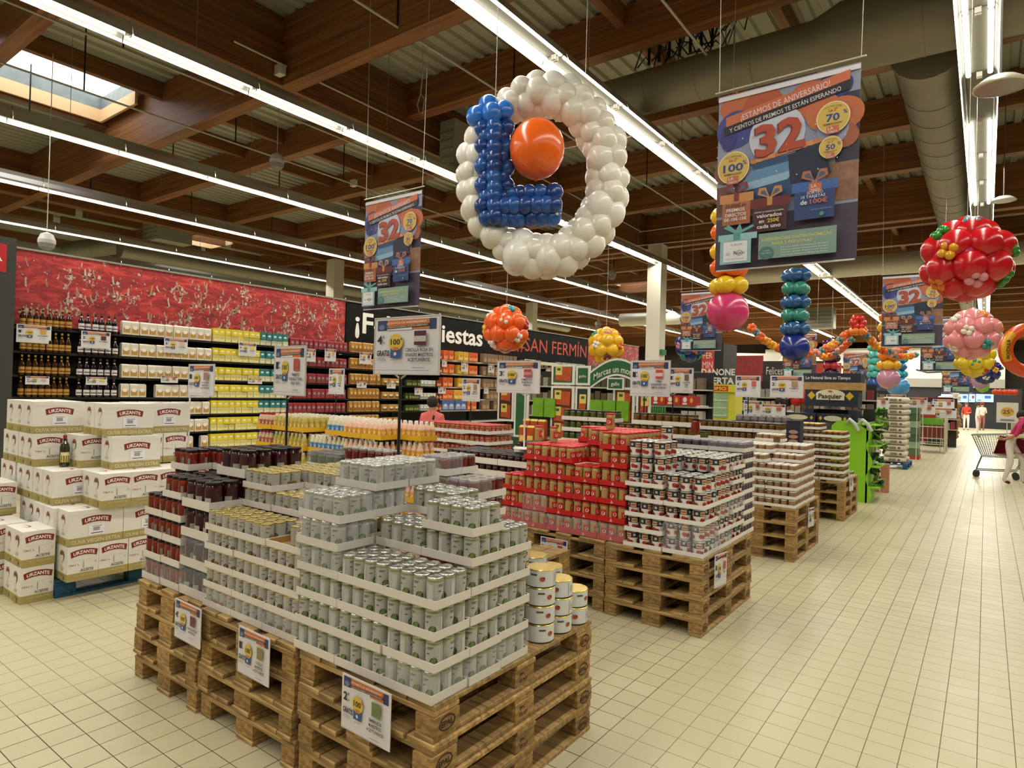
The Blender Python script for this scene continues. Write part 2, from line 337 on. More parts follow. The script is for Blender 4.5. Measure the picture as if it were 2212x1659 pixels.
# thin conduits parallel to the lights, and hangers
for i,(x,z,ya,yb,nm) in enumerate([(-9.6,6.3,-2,30,'between the third and fourth light lines'),(-5.9,6.2,2,16,'left of the bright double light line'),(-3.0,6.2,1,20,'right of the bright double light line'),(-13.2,6.2,-2,30,'between fourth and fifth light lines'),(-17.2,6.0,-2,30,'left of the fifth light line'),(-10.9,6.05,-2,20,'beneath the nearest skylight')]):
    t=T('conduit_pipe','thin grey conduit pipe under the roof '+nm,'pipe',(x,ya,z)); b=MB(); b.tube([(0,0,0),(0,yb-ya,0)],.017,M('#b9b6a8',.5),6); O('pipe',b,t)
    b=MB()
    for k in range(int((yb-ya)/2.4)): b.tube([(0,1+2.4*k,0),(0,1+2.4*k,ZD-z)],.012,M_BLACK,5)
    O('hanger_rod',b,t,kind='stuff')
for i,(a,c,nm) in enumerate([((-8.25,17.25,6.5),(-4.5,17.25,6.5),'on the main girder by the column'),((-8.2,11,6.6),(-8.2,17.2,6.5),'along the big beam right of the balloon ring'),((-14,16,5.9),(-6,17.0,6.0),'distant, above the orange balloon ball'),((-8.2,4.6,6.35),(-8.2,10,6.35),'along the big beam above the left banner')]):
    t=O('cable_pipe',None,None,a,label='thin pale cable pipe '+nm,cat='pipe'); b=MB(); b.tube([(0,0,0),Vector(c)-Vector(a)],.014,M('#cbc8ba',.5),6); O('pipe',b,t)
b=boxmb(-.07,.07,-.05,.05,-.07,.07,M('#dad7ca',.5)); O('junction_box',b,None,at(605,152,X=-8.22),label='small pale junction box on the beam above the third light line',cat='electrical box')
b=boxmb(-.07,.07,-.05,.05,-.07,.07,M('#dad7ca',.5)); O('junction_box',b,None,at(764,396,X=-11.6),label='small pale junction box above the left anniversary banner',cat='electrical box')
# pendant speakers
for px,py,X,lab in [(598,350,-9.2,'white egg-shaped pendant speaker left of the left banner'),(101,522,-11.3,'white egg-shaped pendant speaker at the mural corner'),(1322,594,-9.5,'small distant pendant speaker beside the white column'),(1292,700,-13.5,'tiny pendant speaker above the yellow balloon ball')]:
    p=at(px,py,X=X); r=.115 if px<700 else .13
    t=T('pendant_speaker',lab,'speaker',p); b=MB(); b.lathe([(.02,r*1.2),(r*.7,r*.95),(r,r*.2),(r*.98,-r*.25)],M('#c9c9c9',.45),16); O('shell',b,t)
    b=MB(); b.lathe([(r*.97,-r*.25),(r*.8,-r*.8),(r*.4,-r*1.15),(.005,-r*1.22)],M('#8d8d90',.6),16); O('grille',b,t); b=MB(); b.tube([(0,0,r*1.2),(0,0,6.6-p.z)],.006,M('#cfccc0',.5),5); O('cord',b,t)
# high bay lamps at right
for px,py,Y,lab in [(2161,184,5.6,'round unlit high-bay lamp hanging at the upper right'),(2168,432,12.5,'second round high-bay lamp behind the light line')]:
    p=at(px,py,Y=Y); t=T('high_bay_lamp',lab,'lamp',p); b=MB(); b.lathe([(.03,.06),(.1,.045),(.16,.0),(.165,-.015),(.15,-.02)],M('#d8d5c8',.35,.5),24,cap=False); O('reflector',b,t)
    b=MB(); b.lathe([(.15,-.018),(.05,-.005),(.001,-.005)],M('#7a7868',.2,.8),24); O('lens',b,t); b=MB(); b.tube([(0,0,.05),(0,0,7-p.z)],.008,M('#77746a',.5),5); O('rod',b,t)
# wire bundle on the duct
t=T('cable_bundle','tangle of black cables and plugs lying on the round duct','cables',(-3.4,8.3,6.3)); b=MB(); random.seed(3)
for k in range(9):
    pts=[]; x=random.uniform(-.6,.5)
    for q in range(8): pts.append((x+q*.1-.1,.05*math.sin(q*1.3+k)-.05,.12+.12*math.sin(q*.9+k*2)+.04*k*(q%2)))
    b.tube(pts,.011,M_BLACK,5)
for k in range(7): b.tube([(-.5+.15*k,0,.1),(-.5+.15*k,.0,.35+.1*(k%3))],.022,M_BLACK,5)
O('cable',b,t)
t=T('loose_cable','loose black cable drooping under the roof beams at top','cables',(-4.2,6.5,6.9)); b=MB()
b.tube([(0.2*k,0,-.25*math.sin(k/9*PI)) for k in range(10)],.012,M_BLACK,5); b.tube([(2.4,.8,0),(2.35,.8,-.4),(2.5,.9,-.62),(2.8,1.1,-.55)],.012,M_BLACK,5); O('cable',b,t)
for px,py,dy,lab in [(912,95,1.0,'loose grey wires with frayed ends left of the balloon ring'),(1565,60,1.1,'loose wires hanging at the bright double light line')]:
    p=at(px,py,Z=6.6); t=T('loose_wire',lab,'cables',p); b=MB(); b.tube([(0,0,.5),(0.02,0,0),(.03,0,-dy*.4),(.0,0,-dy*.7)],.008,M('#bdbab0',.5),5); b.tube([(0,0,-dy*.7),(.08,0,-dy*.8),(.05,0,-dy)],.008,M('#bdbab0',.5),5); b.tube([(0,0,-dy*.7),(-.06,0,-dy*.85),(-.02,0,-dy*.95)],.008,M('#bdbab0',.5),5); O('wire',b,t)
# ================= PALLETS =================
def pal_mesh(name,sx,sy,sz,m):
    e=.003; b=MB(); x,y,z=sx/2,sy/2,sz/2
    v=[(-x,-y,-z+e),(x,-y,-z+e),(x,y,-z+e),(-x,y,-z+e),(-x,-y,z-e),(x,-y,z-e),(x,y,z-e),(-x,y,z-e),(-x+e,-y+e,z),(x-e,-y+e,z),(x-e,y-e,z),(-x+e,y-e,z),(-x+e,-y+e,-z),(x-e,-y+e,-z),(x-e,y-e,-z),(-x+e,y-e,-z)]
    b.add(v,[(0,1,5,4),(1,2,6,5),(2,3,7,6),(3,0,4,7),(4,5,9,8),(5,6,10,9),(6,7,11,10),(7,4,8,11),(8,9,10,11),(15,14,13,12),(1,0,12,13),(2,1,13,14),(3,2,14,15),(0,3,15,12)],m); return b.build(name)
PMC={}
def pmesh(*a):
    if a not in PMC: PMC[a]=pal_mesh(*a)
    return PMC[a]
stb=MB(); stb.plane((0,0,0),(0,1,0),(0,0,1),.0005); si=M('#2a1c10',.8)
stb.ring(0,0,.046,.030,.005,si,20); stb.text('EPAL',0,-.012,.024,si,.02,'c',wid=.068); stamp_mesh=stb.build('stamp')
stb=MB(); stb.plane((0,0,0),(0,1,0),(0,0,1),.0005)
stb.text('IPPC',-.04,.006,.016,si,.02); stb.text('ES HT',-.04,-.022,.016,si,.02,wid=.06); stamp2=stb.build('stamp')
def pallet(x1,y0,z,label,W_=.8,L_=1.2,fine=True,col=None,rz=0,stamp=True,group='stacked wooden pallets'):
    # x1 = right edge, y0 = front edge; long side runs along Y
    t=T('pallet',label,'pallet',(x1-W_/2,y0+L_/2,z),rz,group); mb_,mk=(M_PAL,M_PALB) if col is None else (col,col)
    r=random.uniform; hw,hl=W_/2,L_/2
    P_=[]
    for i,(c,wd) in enumerate([(-hw+.0725,.145),(-.205*W_/.8,.1),(0,.145),(.205*W_/.8,.1),(hw-.0725,.145)]): P_.append(('deck_board',(wd,L_,.022),(c,0,.133),mb_))
    for c in (-hl+.0725,0,hl-.0725): P_.append(('cross_board',(W_,.145,.022),(0,c,.111),mb_))
    for cx in (-hw+.05,0,hw-.05):
        for cy_ in (-hl+.0725,0,hl-.0725): P_.append(('block',(.1 if cx else .145,.145,.078),(cx,cy_,.061),mk))
        P_.append(('runner_board',(.1 if cx else .145,L_,.022),(cx,0,.011),mb_))
    if fine:
        for n,s,c,m in P_:
            o=O(n,pmesh(n,round(s[0],3),s[1],s[2],m),t,(c[0]+r(-.004,.004),c[1]+r(-.006,.006),c[2]))
            if n=='block' and c[0]>.1 and stamp:
                O('stamp',stamp_mesh if abs(c[1])>.1 else stamp2,o,(.0515,0,.0),kind=None)
    else:
        for nm in ('deck_board','cross_board','block','runner_board'):
            b=MB()
            for n,s,c,m in P_:
                if n==nm: b.box(c[0]-s[0]/2,c[0]+s[0]/2,c[1]-s[1]/2,c[1]+s[1]/2,c[2]-s[2]/2,c[2]+s[2]/2,m)
            O(nm+'s',b,t,kind='stuff')
    return t
LV=['bottom','second lowest','second highest','top']
for k in range(4):
    for x1,wd,nm in ((-1.655,.84,'right-hand'),(-2.53,.83,'middle'),(-3.385,.725,'left-hand')):
        pallet(x1+random.uniform(-.008,.008),1.805+random.uniform(-.012,.012),.144*k,'raw wood pallet, %s of the %s nearest pile'%(LV[k],nm),wd)
    for x1,wd,nm in ((-2.53,.83,'right-hand'),(-3.385,.725,'left-hand')):
        pallet(x1,3.02,.144*k,'wood pallet, %s of the %s pile behind the nearest piles'%(LV[k],nm),wd,fine=False)
    pallet(-1.645+random.uniform(-.008,.008),4.65+random.uniform(-.01,.01),.144*k,'weathered pallet, %s under the white-tray dessert pots'%LV[k],.8,1.22)
    pallet(-2.47,4.67,.144*k,'weathered pallet, %s under the red-tray jars'%LV[k],.8)
    pallet(-3.3,4.67,.144*k,'wood pallet, %s under the dark jar stack'%LV[k],.85,fine=False)
    pallet(-1.635,7.42,.144*k,'pale pallet, %s of the third aisle-side pile'%LV[k],.8,1.24,fine=k>1,stamp=False)
    pallet(-1.63,10.4,.144*k,'pale pallet, %s of the fourth aisle-side pile'%LV[k],.8,fine=False)
# ================= JARS, CANS, TRAYS =================
def curved(mb,r,a0,a1,z0,z1,m,n=4):
    vs=[(r*math.cos(a0+(a1-a0)*k/n),r*math.sin(a0+(a1-a0)*k/n),z) for z in (z0,z1) for k in range(n+1)]
    mb.add(vs,[(k,k+1,n+2+k,n+1+k) for k in range(n)],m,True)
def blob(mb,r,a,z,rr,m,n=9,sq=1):
    vs=[(r*math.cos(a+rr/r*math.cos(2*PI*k/n)),r*math.sin(a+rr/r*math.cos(2*PI*k/n)),z+rr*sq*math.sin(2*PI*k/n)) for k in range(n)]
    mb.add(vs,[tuple(range(n))],m)
def disc_lid(r,z,m,n=14):
    b=MB(); b.lathe([(r*.93,z-.001),(r*1.01,z-.001),(r*1.03,z+.003),(r*.97,z+.006),(r*.93,z+.002),(r*.55,z+.001),(r*.5,z+.003),(r*.1,z+.003)],m,n); 
    b.box(-r*.1,r*.45,-r*.12,r*.12,z+.004,z+.0055,m); return b.build('lid')
MATG=M('#9c5cc0',.1)
def artichoke():
    r,h=.0335,.112; lab=M('#aeaca4',.42,var=.05,scale=30); gr=M('#8b9163',.45)
    b=MB(); b.lathe([(r*.94,0,M_STEEL),(r,.003,M_STEEL),(r,.007,lab),(r,h-.014,gr),(r,h-.004,M_STEEL),(r*1.02,h-.002,M_STEEL),(r*1.0,h,M_STEEL)],lab,14)
    l=MB(); g1=M('#45582f',.6); g2=M('#6f8447',.6); k=M('#55554f',.6)
    for s in (0,PI):
        blob(l,r+.0006,s+.45,.036,.0165,g1); blob(l,r+.0009,s+.45,.041,.009,g2); blob(l,r+.0011,s+.33,.032,.005,g2,7); blob(l,r+.0011,s+.58,.032,.005,g2,7)
        curved(l,r+.0006,s-.45,s+.35,.088,.0905,k); curved(l,r+.0006,s-.45,s+.2,.083,.0855,k); curved(l,r+.0006,s-.45,s-.1,.063,.0675,k); curved(l,r+.0006,s+1.5,s+2.1,.02,.09,M('#bdbfb8',.5))
    return [('food_can',b.build('food_can')),('lid',disc_lid(r*.93,h-.002,M_STEEL)),('label',l.build('label'))]
def olivecan():
    r,h=.033,.096; lab=M('#aba89e',.42,var=.05,scale=30)
    b=MB(); b.lathe([(r*.94,0,M_GOLD),(r,.003,M_GOLD),(r,.006,lab),(r,h-.006,M_GOLD),(r*1.02,h-.003,M_GOLD),(r,h,M_GOLD)],lab,14)
    l=MB(); g1=M('#5a4418',.6); g2=M('#8a7030',.6); k=M('#5c5b55',.6)
    for s in (0,PI):
        blob(l,r+.0006,s+.4,.032,.0135,g1); blob(l,r+.0009,s+.4,.034,.008,g2)
        curved(l,r+.0006,s-.45,s+.2,.075,.0775,k); curved(l,r+.0006,s-.5,s-.1,.055,.06,k)
    return [('food_can',b.build('food_can')),('lid',disc_lid(r*.93,h-.002,M('#b9ac7c',.32,.8))),('label',l.build('label'))]
def jar(r,h,body,lid,labc=None,blobc=None,lidh=.014,n=12,name='glass_jar',labz=(.3,.6),lidr=.98,la=.75):
    b=MB(); b.lathe([(r*.9,0),(r,.006),(r,h*.78),(r*.93,h*.86),(r*.86,h-lidh)],body,n)
    out=[(name,b.build(name))]
    l=MB(); l.lathe([(r*lidr,h-lidh),(r*lidr,h-.002),(r*lidr*.95,h),(r*lidr*.8,h-.001),(.002,h-.0015)],lid,n,cap=False); out.append(('lid',l.build('lid')))
    if labc:
        l=MB(); 
        for s in (0,PI): 
            curved(l,r+.0007,s-la,s+la,h*labz[0],h*labz[1],labc)
            if blobc: blob(l,r+.0012,s,h*(labz[0]+labz[1])/2,r*.42,blobc)
        out.append(('label',l.build('label')))
    return out
def lightjar(*a,**k):
    o=jar(*a,**k); return o
MK_REDJ=M('#7a2210',.15,spec=.8,var=.75,scale=28); MK_PURJ=M('#3a0a18',.1,spec=.8,var=.6,scale=30)
MK_CREAM=M('#b08f55',.15,spec=.7,var=.25,scale=80); M_BLKLID=M('#1c1a1c',.3,.3); M_REDT=M('#c01a14',.5); M_REDLID=M('#d23a3a',.35,.2)
def dessert():
    r,h=.049,.112; wh=M('#e4e0d8',.4); dk=M('#2a2a33',.4)
    b=MB(); b.lathe([(r*.8,0,wh),(r*.87,.055,wh),(r*.9,.062,dk),(r*.93,h-.03,dk),(r*.97,h-.008,dk),(r*1.02,h-.006,M_STEEL),(r*1.02,h,M_STEEL)],wh,12)
    l=MB(); 
    for s in (0,PI*.66,PI*1.33): curved(l,r*.95+.001,s-.55,s+.45,h-.044,h-.014,M('#d2a987',.5)); curved(l,r*.955+.001,s-.45,s+.35,h-.034,h-.024,M('#8a4a38',.5)); blob(l,r*.89,s-.1,.036,.02,M('#a8231b',.5),7,.9); blob(l,r*.9,s+.45,.03,.019,M('#8c1a15',.5),6,.8); curved(l,r*.96+.001,s+.8,s+1.2,h-.036,h-.018,M('#b8b8c0',.5))
    return [('dessert_pot',b.build('dessert_pot')),('lid',disc_lid(r*.93,h-.003,M('#cfd0cb',.35,.6),12)),('label',l.build('label'))]
def pate():
    r,h=.036,.085
    b=MB(); b.lathe([(r*.9,0),(r,.004),(r,h*.8),(r*.9,h-.012)],M('#9a7656',.3,var=.3,scale=40),10)
    l=MB(); l.lathe([(r*.98,h-.012),(r*.98,h-.001),(.002,h)],M('#efece2',.4),10,cap=False); p=[('glass_jar',b.build('glass_jar')),('lid',l.build('lid'))]; return p
def tray_meshes(W_,L_,h,m,inner=None,emblem=None):
    t=.004; b=MB(); b.box(0,W_,0,L_,0,.003,m)
    inn=inner or m
    b.box(0,W_,0,t,0,h,m); b.box(0,W_,L_-t,L_,0,h,m); b.box(0,t,t,L_-t,0,h,m); b.box(W_-t,W_,t,L_-t,0,h,m)
    if inner:
        b.add([(t,L_-t-.0005,.003),(W_-t,L_-t-.0005,.003),(W_-t,L_-t-.0005,h),(t,L_-t-.0005,h)],[(0,1,2,3)],inner); b.add([(t+.0005,t,.003),(t+.0005,L_-t,.003),(t+.0005,L_-t,h),(t+.0005,t,h)],[(3,2,1,0)],inner)
        b.add([(t,t,.0036),(W_-t,t,.0036),(W_-t,L_-t,.0036),(t,L_-t,.0036)],[(0,1,2,3)],inner)
    if emblem:
        b.plane((W_/2,0,h/2),(1,0,0),(0,0,1),.0006); b.poly([(-.014,-.012),(.014,-.012),(0,.016)],emblem); b.plane((W_,L_/2,h/2),(0,1,0),(0,0,1),.0006); b.poly([(-.014,-.012),(.014,-.012),(0,.016)],emblem)
    return b.build('tray')
M_FILM=M('#dfe4e6',.12,alpha=.15,spec=.9,bump=.6,scale=14); M_WT=M('#dcd5cb',.65); M_WTC=M('#e2ded6',.65)
KIND={}
def kind(k,parts,dx,dy,nx,ny,pitch,trh,trm,noun,gap=.004,inner=None,emblem=None,catg='can',rot=True,group=None):
    W_,L_=nx*dx+.006,ny*dy+.006
    hh=pitch-.003; f=MB(); e=.002
    f.lathe
    pts=[(-e,-e),(W_+e,-e),(W_+e,L_+e),(-e,L_+e)]; i_=.012
    lo=[(x,y,.001) for x,y in pts]; mi=[(x,y,hh-.022) for x,y in pts]; up=[(x+(i_ if x<0 else -i_),y+(i_ if y<0 else -i_),hh+.001) for x,y in pts]
    f.add(lo+mi+up,[(0,1,5,4),(1,2,6,5),(2,3,7,6),(3,0,4,7),(4,5,9,8),(5,6,10,9),(6,7,11,10),(7,4,8,11),(8,9,10,11)],M_FILM)
    KIND[k]=dict(parts=parts,dx=dx,dy=dy,nx=nx,ny=ny,p=pitch,W=W_,L=L_,tray=tray_meshes(W_,L_,trh,trm,inner,emblem) if trh else None,noun=noun,film=f.build('shrink_film'),cat=catg,rot=rot,group=group or noun+'s in their trays',gap=gap)
kind('art',artichoke(),.0705,.0675,4,3,.1205,.036,M_WT,'grey artichoke can',inner=M_BROWN)
kind('oli',olivecan(),.068,.0675,4,3,.1025,.034,M_WT,'grey gold-lidded olive can',inner=M_BROWN)
kind('red',jar(.034,.122,MK_REDJ,M_BLKLID,M('#86807a',.45),None,labz=(.2,.6),la=.22),.0705,.0705,3,2,.131,.04,M_WT,'red pepper jar',catg='jar')
kind('pur',jar(.047,.152,MK_PURJ,M_BLKLID,M('#aaa79f',.5),None,labz=(.08,.45),n=14,la=.42),.097,.097,3,2,.165,.05,M_WT,'dark red onion jar',catg='jar')
kind('des',dessert(),.104,.108,3,3,.119,.034,M_WTC,'strawberry dessert pot',catg='pot')
kind('bean',jar(.038,.14,MK_CREAM,M_REDLID,M('#c22a1c',.45),M('#dcd8d8',.5),labz=(.25,.68),n=10),.081,.081,3,3,.148,.045,M_REDT,'red-labelled chickpea jar',catg='jar',emblem=M('#c9a9a6',.6))
kind('dark',jar(.04,.105,M('#3a0a10',.12,spec=.8,var=.3,scale=50),M('#3a3638',.3,.4),None,None),.085,.085,4,3,.115,.06,M_WTC,'dark jam jar',catg='jar')
kind('pot2',jar(.037,.082,M('#5a4650',.3,var=.3,scale=60),M('#8c8a90',.3,.4),None,None,n=10),.078,.078,4,4,.09,.036,M_WTC,'small dark violet pot',catg='pot')
kind('pate',pate(),.078,.078,4,3,.095,.034,M_WTC,'small white-lidded jar',catg='jar')
kind('gold',jar(.038,.085,M('#6b4b30',.25,var=.35,scale=50),M('#cfae62',.3,.6),None,None,n=10),.08,.08,4,3,.105,.038,M_WTC,'small gold-lidded jar',catg='jar')
kind('pep',jar(.038,.118,M('#6e2420',.15,spec=.8,var=.45,scale=40),M('#b8b5b0',.3,.6),M('#9c9a94',.5),None,labz=(.1,.3)),.079,.079,3,2,.127,.045,M_WTC,'piquillo pepper jar',catg='jar')
kind('green',jar(.045,.13,M('#4c5426',.15,spec=.8,var=.5,scale=30),M('#2c2a24',.35),M('#c8c29a',.5),None,labz=(.1,.3)),.094,.094,4,2,.14,.05,M_WTC,'green olive jar',catg='jar')
kind('mix',jar(.045,.13,M('#6a4a1e',.15,spec=.8,var=.6,scale=25),M('#3a3026',.35),None,None),.094,.094,4,2,.14,.05,M_WTC,'brown pickle jar',catg='jar')
KCOUNT={}
RN=dict(art='artichoke_can',oli='olive_can',red='pepper_jar',pur='onion_jar',des='dessert_pot',bean='chickpea_jar',dark='jam_jar',pot2='violet_pot',pate='white_lidded_jar',gold='gold_lidded_jar',pep='piquillo_jar',green='olive_jar',mix='pickle_jar',ma1='mayonnaise_bottle',ma2='mayonnaise_bottle',ma3='sauce_bottle',ma4='ketchup_bottle',sau='ochre_jar')
def unit_things(K,cell,lab,base,rz=0):
    kn=[k for k in KIND if KIND[k] is K][0]
    root=None
    for i,(n,me) in enumerate(K['parts']):
        if i==0:
            root=O(RN[kn],me,None,cell,label=lab,cat=K['cat'],group=K['group']); root.rotation_euler.z=(random.uniform(-1.9,.3) if K['rot'] else 0)
        else: O(n,me,root)
    return root
SHN=dict(art='grey artichoke can',oli='gold-lidded olive can',red='red pepper jar',pur='purple onion jar',des='strawberry dessert pot',bean='red-labelled chickpea jar',dark='dark jam jar',pot2='small violet pot',pate='small white-lidded jar',gold='small gold-lidded jar',pep='piquillo pepper jar',green='green olive jar',mix='brown pickle jar',ma1='dull yellow bottle',ma2='white-blue bottle',ma3='pink sauce bottle',ma4='red-capped bottle',sau='ochre red-lidded jar')
def stack(k,xr,yf,z0,H,where,wraps=(),notray=(),empty={},bot=0,rows=None,jit=.004,skipx=0):
    """H[row][col from right] = layers. Only trays and jars that stand open to view are made."""
    K=KIND[k]; r=random.uniform; nr=len(H)
    for j in range(nr):
        for c in range(len(H[j])):
            for l in range(H[j][c]):
                def hh(jj,cc): return 0 if (jj<0 or cc<0) else (H[jj][cc] if jj<nr and cc<len(H[jj]) else 0)
                top=l==H[j][c]-1; fr=hh(j-1,c)<=l; ri=hh(j,c-1)<=l
                if not(top or fr or ri): continue
                x=xr-(c+1)*K['W']-c*K['gap']+r(-jit,jit); y=yf+j*(K['L']+K['gap'])+r(-jit,jit); z=z0+l*K['p']
                pos='tray layer %s, column %s from right, row %s, %s'%(NUM[l],NUM[c],NUM[j],where)
                if K['tray'] and (j,c,l) not in notray:
                    O('red_tray' if k=='bean' else 'yellow_tray' if k[:2]=='ma' else 'cardboard_tray',K['tray'],None,(x,y,z),label='%s tray under %ss, layer %s, column %s, row %s, %s'%(('red' if k=='bean' else 'yellow' if k[:2]=='ma' else 'white'),SHN[k],NUM[l],NUM[c],NUM[j],where),cat='tray',group='trays of %ss'%K['noun'])
                if (j,c,l) in wraps: O('shrink_film',K['film'],None,(x,y,z),label='shrink film round %ss, layer %s, column %s, row %s, %s'%(SHN[k],NUM[l],NUM[c],NUM[j],where),cat='film',group='shrink film round the packs')
                for a in range(K['nx']):
                    for b in range(K['ny']):
                        if (a,b) in empty.get((j,c,l),()): continue
                        if not(top or (fr and b==0) or (ri and a==K['nx']-1)): continue
                        n=KCOUNT.get(k,0)
                        KCOUNT[k]=n+1
                        lab='%s, %s across, %s deep, layer %s, column %s, row %s, %s'%(SHN[k],ORD[a],ORD[b],NUM[l],NUM[c],NUM[j],where)
                        unit_things(K,(x+.003+K['dx']*(a+.5),y+.003+K['dy']*(b+.5),z+.0035),lab,None)
ZP=.578
# nearest pile, right: artichokes
stack('art',-1.668,1.805,ZP,[[4,4,6],[6,5,7],[5,6,7]],'nearest pile',wraps={(0,0,0),(1,0,0),(2,0,0),(0,2,4),(0,2,5),(1,2,5),(1,2,6),(2,2,5),(2,2,6),(0,2,3)})
stack('oli',-2.548,1.825,ZP,[[5,5,5],[5,6,7],[5,7,7]],'middle pile',wraps={(0,0,0),(0,1,0),(0,2,0)},empty={(0,0,4):[(0,0),(1,0),(0,1),(2,0)]})
stack('red',-3.69,1.84,ZP,[[5,4],[5,6],[6,6]],'left pile',wraps={(0,0,0),(0,1,0)})
stack('pur',-3.385,1.84,ZP,[[4],[5],[5]],'left pile',wraps={(0,0,0),(0,0,1)})
stack('oli',-2.75,2.46,ZP,[[7,7]],'rear part',wraps={(0,0,6)})
stack('pep',-2.56,3.1,ZP,[[5,6],[5,6]],'behind right',wraps={(0,1,5),(0,0,4),(0,0,3),(0,1,4)})
stack('pep',-3.3,3.05,ZP,[[6,6]],'behind left',notray={(0,0,5),(0,1,5)})
stack('green',-3.82,3.05,ZP,[[5],[5]],'left corner',wraps={(0,0,4)})
stack('green',-4.2,3.3,ZP,[[4]],'outermost left',wraps={(0,0,3)})
# second cluster
stack('des',-1.655,4.655,ZP,[[5,7],[6,6],[6,6]],'second pile',wraps={(0,0,0),(0,0,1),(1,0,0),(1,0,2),(2,0,2)},notray={(0,0,1),(0,0,4),(0,1,5),(0,1,6),(1,0,4),(1,0,5),(1,0,2)})
stack('pot2',-1.66,5.64,ZP,[[9,9]],'second pile',wraps={(0,0,8)})
stack('bean',-2.305,4.69,ZP,[[6,4,5,5],[6,6,5,5],[6,6,6,5]],'main block',wraps={(0,0,0),(0,1,0),(0,2,0),(0,3,0),(0,3,1)})
stack('bean',-3.32,4.72,ZP,[[3]],'low part',wraps={(0,0,0)})
stack('dark',-3.5,5.0,ZP,[[5,5,5],[6,5,5]],'second pile')
# third and fourth piles
stack('pate',-1.64,7.43,ZP,[[5,6],[6,7],[7,7],[7,8]],'third pile')
stack('gold',-1.65,10.42,ZP,[[7,8],[7,8]],'fourth pile')
# loose jars on top
def loose(k,p,lab): unit_things(KIND[k],p,lab,None)
for px,lab in ((1163,'single chickpea jar standing loose, left one on the red trays'),(1196,'single chickpea jar standing loose, second one on the red trays')):
    q=at(px,958,Y=4.95); loose('bean',(q.x,q.y,ZP+5*.148),lab)
loose('bean',(-2.62,5.0,ZP+6*.148),'single chickpea jar standing loose on the tallest red trays')
q=at(1441,938,Y=4.9); loose('des',(q.x,4.9,ZP+7*.119),'single dessert pot standing loose on top of the pots')
loose('red',(q.x+.12,5.2,ZP+6*.148),'single dark red jar standing loose beside the loose dessert pot')
loose('gold',(-2.0,8.05,ZP+7*.095),'single small gold jar standing loose on the third pile')
# big tins
r_,h_=.0745,.088; b=MB(); lw=M('#d5d8d8',.4); b.lathe([(r_*.97,0,M('#3a3a32',.4)),(r_,.004,M('#3a3a32',.4)),(r_*.985,.007,lw),(r_*.985,h_-.007,M_GOLD),(r_,h_-.003,M_GOLD),(r_*.97,h_,M_GOLD)],lw,24); tinb=b.build('tin')
b=MB(); b.lathe([(r_*.95,h_-.003),(r_*.85,h_-.006),(r_*.75,h_-.003),(r_*.55,h_-.005),(r_*.4,h_-.003),(.002,h_-.003)],M('#e8dc9a',.18,.95),24,cap=False); b.box(-.012,.035,-.008,.008,h_-.003,h_-.001,M_GOLD); tinl=b.build('lid')
b=MB(); rc=M('#b04a32',.5)
for s in (0,PI*.9):
    blob(b,r_+.0006,s,.045,.015,rc,7,.8); blob(b,r_+.0009,s+.1,.05,.006,M('#7a2c20',.5),5); curved(b,r_+.0006,s-.8,s-.35,.06,.068,M('#4a4a48',.5)); curved(b,r_+.0006,s+.9,s+.93,.01,.076,M('#5a5a58',.5))
    curved(b,r_+.0006,s+1.1,s+1.5,.03,.06,M('#b4b6b5',.5))
tinp=b.build('label')
for i,(x,y,n) in enumerate([(-1.737,2.63,4),(-1.735,2.79,3),(-1.735,2.95,2),(-1.9,2.63,5),(-1.895,2.79,4),(-1.895,2.95,3),(-2.06,2.63,6),(-2.055,2.79,5)]):
    for k in range(n):
        t=O('tin',tinb,None,(x+random.uniform(-.002,.002),y,.576+h_*k),label='big round white tin with gold lid, %s up in the %s tin stack'%(ORD[k],ORD[i]),cat='tin',group='big round tins behind the artichoke cans'); t.rotation_euler.z=random.uniform(-1.6,.3)
        O('lid',tinl,t); O('label',tinp,t)
# ================= OLIVE OIL CARTONS =================
M_CART=M('#e3dfd7',.6,var=.03,scale=8); M_OLB=M('#a8995c',.6); M_MAR=M('#7c2426',.55); M_INK=M('#46413c',.6); M_REDI=M('#b04040',.6)
def arcf(w,h):  # bend (a,b) into an arch
    return lambda a,b:(a,b+h*(1-(a/(w/2))**2))
def arch(mb,u,v,w,h,t,rise):
    n=10; lo=[]; up_=[]
    for k in range(n+1):
        a=-w/2+w*k/n; q=1-(a/(w/2))**2; lo.append((u+a*(1.0),v+rise*q)); up_.append((u+a*1.08,v+t+rise*q))
    for mm,e in ((M('#efe9df',.6),.004),(M_MAR,0)):
        vs=[mb.P(x,y-e) for x,y in lo]+[mb.P(x,y+e) for x,y in up_]; mb.add(vs,[(k,k+1,n+2+k,n+1+k) for k in range(n)],mm); mb.lay+=1
    mb.text('URZANTE',u,v+t*.22,t*.56,M('#efe9df',.6),.03,'c',wid=w*.84,fn=arcf(w,rise))
